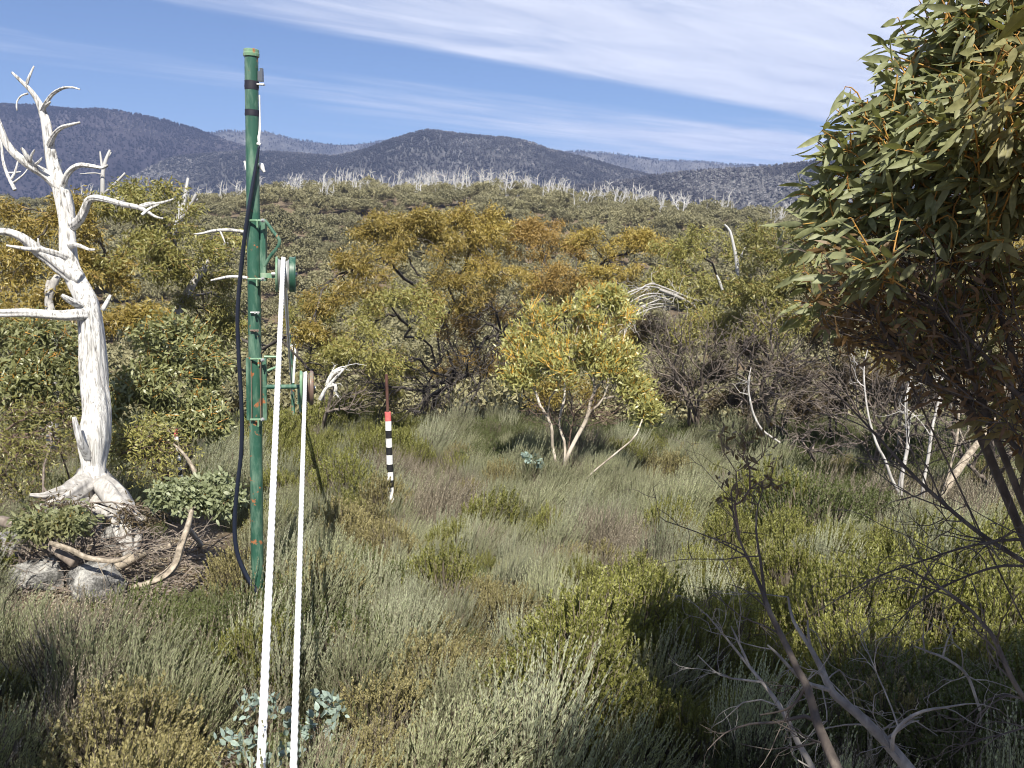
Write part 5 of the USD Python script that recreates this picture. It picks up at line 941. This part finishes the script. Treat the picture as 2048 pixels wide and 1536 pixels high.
# leafy ends are those in the crown's masses
from scipy.spatial import cKDTree
dd_, _ = cKDTree(tg).query(ends); isl = dd_ < 1e-6
near = xf('near_gum', 'large near gum with long grey green leaves on orange twigs at right', 'tree', root)
obj('trunk', shift(wood, root), M['bark_near'], near, smooth=True)
E, Dn = ends[isl], dirs[isl]; ms = []; LB, LD, LN, LL, LW = [], [], [], [], []
for i in range(len(E)):
    d = unit(Dn[i] + [-.10, -.05, .25] + rng.normal(0, .3, 3)); l = rng.uniform(.12, .24); a = E[i]; pts = [a - Dn[i] * .05, a + d * l * .5 + rng.normal(0, .010, 3), a + d * l + rng.normal(0, .014, 3) - [0, 0, .02]]
    ms.append(tube(*smooth_path(pts, [.0036, .0031, .0019], .035), 5, cap=False)); k = rng.integers(5, 9)
    for t in np.linspace(.12, 1, k):
        b = pts[0] + (pts[1] - pts[0]) * min(1, t * 2) if t < .5 else pts[1] + (pts[2] - pts[1]) * (t * 2 - 1)
        e = unit(d * .40 + rng.normal(0, .48, 3) + [-.40, -.08, -.58]); s = b + e * .012; ms.append(tube([b, s], [.0024, .0016], 3, cap=False))
        LB.append(s); LD.append(e); LN.append(rng.normal(0, .75, 3) + [-.15, -.45, .45]); LL.append(rng.uniform(.07, .135)); LW.append(rng.uniform(.019, .031))
obj('twigs', shift(join(ms), root), M['twig_near'], near, smooth=True)
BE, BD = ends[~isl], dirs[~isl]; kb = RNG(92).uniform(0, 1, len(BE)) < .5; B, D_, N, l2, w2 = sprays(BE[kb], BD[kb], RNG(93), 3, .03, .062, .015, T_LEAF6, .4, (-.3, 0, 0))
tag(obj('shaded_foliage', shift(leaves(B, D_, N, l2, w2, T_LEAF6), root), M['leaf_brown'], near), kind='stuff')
LB, LD, LN, LL, LW = map(np.array, (LB, LD, LN, LL, LW))
x, yv, dp = proj(LB); inside = (x > 1500) & (x < 2048) & (yv > 0) & (yv < 800); big = np.argsort(-(LL / dp * inside))[:300]; rest = np.setdiff1d(np.arange(len(LB)), big)
for i in big: obj('leaf', shift(leaves(LB[i:i + 1], LD[i:i + 1], LN[i:i + 1], LL[i:i + 1], LW[i:i + 1], T_LANCE), root), M['leaf_near'], near, smooth=True)
tag(obj('foliage', shift(leaves(LB[rest], LD[rest], LN[rest], LL[rest], LW[rest], T_LANCE), root), M['leaf_near'], near, smooth=True), kind='stuff')
# long bare stems of the near gum low at the right
st = [limb([(a, b, d, r * .7) for a, b, d, r in l], .05, 8, .2, 720 + k) for k, l in enumerate([
    [(2200, 1230, 2.95, 9), (2048, 1124, 3.0, 7.5), (1950, 1060, 3.05, 6.5), (1837, 962, 3.1, 5), (1770, 890, 3.15, 4), (1700, 815, 3.2, 2.5), (1640, 760, 3.2, 1)],
    [(2200, 1560, 2.6, 9), (2048, 1398, 2.65, 7.5), (1980, 1264, 2.7, 6), (1910, 1195, 2.75, 4.5), (1855, 1160, 2.8, 3), (1800, 1130, 2.8, 1.2)],
    [(2200, 1110, 3.0, 7), (2060, 1080, 3.0, 5), (1950, 1090, 2.95, 3.5), (1850, 1120, 2.95, 2.6), (1740, 1160, 2.9, 1.8), (1640, 1220, 2.9, .8)],
    [(2200, 1010, 3.05, 9), (2100, 960, 3.1, 8), (2000, 860, 3.2, 7), (1900, 760, 3.3, 5.5), (1800, 690, 3.35, 4), (1720, 600, 3.4, 2.5)],
    [(2200, 1190, 2.9, 6), (2048, 1132, 2.9, 4.5), (1940, 1150, 2.9, 3), (1830, 1210, 2.85, 1.8), (1760, 1290, 2.85, .8)],
    [(2200, 900, 3.0, 8), (2048, 800, 3.05, 7), (1960, 700, 3.1, 6), (1880, 620, 3.15, 4.5), (1790, 540, 3.2, 3)]])]
bs = xf('bare_gum', 'bare grey gum whose long stems reach in low from the right edge', 'tree', st[0][1][0][0])
for m, q in st: obj('stem', shift(m, st[0][1][0][0]), M['bark_near'], bs, smooth=True)
obj('twigs', shift(twigs([q for m, q in st], RNG(91), 13, (.15, .5), .0035, .15, 2, side=(-.5, 0, .1)), st[0][1][0][0]), M['bark_near'], bs)
def dead_shrub(label, lst, seed, per, material='sapling_grey', tip=None, name='bare_sapling'):
    o = P(*lst[0][0][:3]); p = xf(name, label, 'sapling', o); qs = []
    for k, l in enumerate(lst):
        m, q = limb([(a, b, d, r * .7) for a, b, d, r in l], .025, 10, .3, seed + k); qs.append(q); obj('stem' if k == 0 else 'branch', shift(m, o), M[material], p, smooth=True)
    obj('twigs', shift(twigs(qs, RNG(seed), *per), o), M[material], p, smooth=True)
    return p, o, qs
dead_shrub('leaning grey bare stem, thickest of the bare stems at the bottom right', [
    [(1900, 1640, 2.55, 19), (1818, 1536, 2.6, 17), (1773, 1484, 2.63, 15.5), (1723, 1434, 2.66, 13.5), (1665, 1384, 2.7, 11), (1644, 1339, 2.72, 9), (1619, 1293, 2.75, 6.5), (1586, 1240, 2.8, 4.5), (1576, 1194, 2.82, 2)],
    [(1660, 1380, 2.7, 7), (1640, 1374, 2.7, 7), (1612, 1365, 2.68, 6), (1584, 1340, 2.66, 5), (1557, 1310, 2.65, 4), (1535, 1290, 2.65, 2)],
    [(1620, 1290, 2.75, 4), (1617, 1270, 2.74, 3.5), (1615, 1240, 2.74, 1.5)],
    [(1785, 1500, 2.6, 6), (1787, 1470, 2.58, 5), (1812, 1440, 2.56, 4.6), (1847, 1422, 2.55, 4), (1889, 1415, 2.55, 3), (1951, 1407, 2.55, 1.5), (2000, 1420, 2.55, .8)],
    [(1770, 1480, 2.62, 4), (1795, 1462, 2.64, 3.4), (1820, 1445, 2.66, 2.6), (1838, 1442, 2.67, 1.4)]], 740, (9, (.12, .38), .0035, .15, 2))
SP, SO, _ = dead_shrub('dark bare sapling with reddish leaves left only at its tip', [
    [(1720, 1640, 2.1, 16), (1673, 1536, 2.2, 15), (1648, 1480, 2.25, 14), (1632, 1438, 2.28, 12.5), (1615, 1376, 2.32, 11), (1595, 1339, 2.35, 10), (1574, 1293, 2.38, 9), (1541, 1227, 2.42, 8), (1528, 1190, 2.45, 6.5), (1503, 1132, 2.5, 4.5), (1479, 1078, 2.52, 3.4), (1466, 1024, 2.55, 2.4), (1462, 974, 2.57, 1.5)],
    [(1530, 1195, 2.45, 5), (1522, 1130, 2.47, 4), (1512, 1060, 2.5, 3), (1516, 1010, 2.52, 2), (1528, 975, 2.54, 1)],
    [(1640, 1450, 2.27, 6), (1610, 1432, 2.3, 5), (1560, 1444, 2.32, 3.6), (1500, 1448, 2.34, 2.6), (1450, 1466, 2.35, 1.8), (1415, 1500, 2.35, .9)],
    [(1612, 1370, 2.32, 5), (1596, 1400, 2.34, 4), (1570, 1420, 2.36, 3), (1520, 1430, 2.4, 1.5)]], 760, (9, (.12, .36), .003, .0, 2), 'bark_near')
dead_shrub('slim grey bare stem left of the others at the bottom right', [
    [(1660, 1640, 2.4, 9), (1624, 1536, 2.45, 8), (1595, 1484, 2.48, 7.5), (1570, 1430, 2.5, 7), (1549, 1397, 2.52, 6), (1524, 1364, 2.54, 5), (1483, 1314, 2.58, 4), (1450, 1273, 2.6, 3), (1412, 1227, 2.62, 1.2)],
    [(1500, 1335, 2.56, 3.5), (1480, 1290, 2.58, 3), (1462, 1252, 2.6, 1.5)],
    [(1524, 1364, 2.54, 3.5), (1490, 1360, 2.55, 3), (1440, 1350, 2.56, 2), (1395, 1310, 2.57, 1)]], 780, (10, (.12, .36), .003, .1, 2))
dead_shrub('thin bare grey shrub in the shade at the bottom right', [
    [(1960, 1420, 3.3, 4), (1934, 1351, 3.3, 4.5), (1893, 1318, 3.3, 4), (1860, 1305, 3.3, 3.4), (1831, 1293, 3.3, 2)], [(1885, 1316, 3.3, 3), (1895, 1280, 3.3, 2), (1910, 1250, 3.3, 1)], [(1850, 1305, 3.3, 2.5), (1845, 1270, 3.3, 1)]], 800, (9, (.12, .36), .003, .1, 2))
# reddish leafy sapling top
rng = RNG(95); o = P(1500, 905, 2.56); e = np.array([P(rng.uniform(1435, 1570), rng.uniform(850, 1010), 2.56 + rng.uniform(-.06, .06)) for _ in range(46)])
wood, ends, dirs = grow([smooth_path([P(1479, 1078, 2.52), P(1470, 1010, 2.55)], [1, 1], .04)[0]], e, 96, tip=.0012, rmax=.006, seg=.05, sides=(3, 4, 5))
p, o = SP, SO; obj('twigs', shift(wood, o), M['bark_redtwig'], p)
B, D_, N, LL, WW = sprays(ends, dirs, rng, 4, .012, .034, .010, T_LEAF6, .2); obj('foliage', shift(leaves(B, D_, N, LL, WW, T_LEAF6), o), M['leaf_dusk'], p)
# gums beside and behind the viewer: out of the picture, their shade falls on its lower corners
def shade_gum(label, foot, blobs, seed):
    root = np.array([*foot, float(ground(*foot))]); rng = RNG(seed); tg = []
    for x, y, z, r in blobs: tg.append(np.array([x, y, z]) + unit(rng.normal(size=(int(110 * r * r) + 30, 3))) * rng.uniform(.2, 1, (int(110 * r * r) + 30, 1)) ** .4 * [r, r, r * .75])
    tg = np.vstack(tg); c = tg.mean(0)
    wood, ends, dirs = grow([smooth_path([root - [0, 0, .1], root + (c - root) * .4 + [.05, -.1, 0], c - [0, 0, .5]], [1, 1, 1], .2)[0]], tg, seed, rmax=.08)
    p = xf('snow_gum', label, 'tree', root); obj('trunk', shift(wood, root), M['bark_grey'], p, smooth=True)
    B, D_, N, LL, WW = sprays(ends, dirs, rng, 46, .13, .12, .04, T_DIAMOND, .3); obj('crown', shift(leaves(B, D_, N, LL, WW), root), M['leaf_olive'], p)
shade_gum('snow gum out of view at the right, shading the bottom right corner', (3.2, .2), [(1.95, 2.05, 3.95, .5), (2.6, 1.7, 4.25, .7), (3.5, 1.6, 4.3, .85), (4.5, 1.6, 4.3, .9), (1.75, .8, 4.75, .6), (2.7, .7, 4.8, .8), (3.8, .6, 4.9, .9), (1.2, .1, 5.0, .6), (2.2, -.3, 5.2, .8)], 98)
shade_gum('snow gum out of view at the left, shading the bottom left corner', (-3.4, .4), [(-3.15, 1.3, 5.0, .5), (-2.75, .5, 5.0, .45), (-3.8, 1.2, 5.1, .6)], 97)
# ------------------------------------------------------------------ thin blue air over the valley
hz = box(-9000, 9000, -300, 9000, -420, 480)
M['haze'] = mat('haze', {'v': ('principled_volume', {'color': (.42, .57, 1.0), 'density': 0.00017, 'anisotropy': 0.1})}, volume='v.volume')
tag(obj('haze', hz, M['haze']), 'thin blue haze over the valley and the far hills', 'haze', kind='stuff')
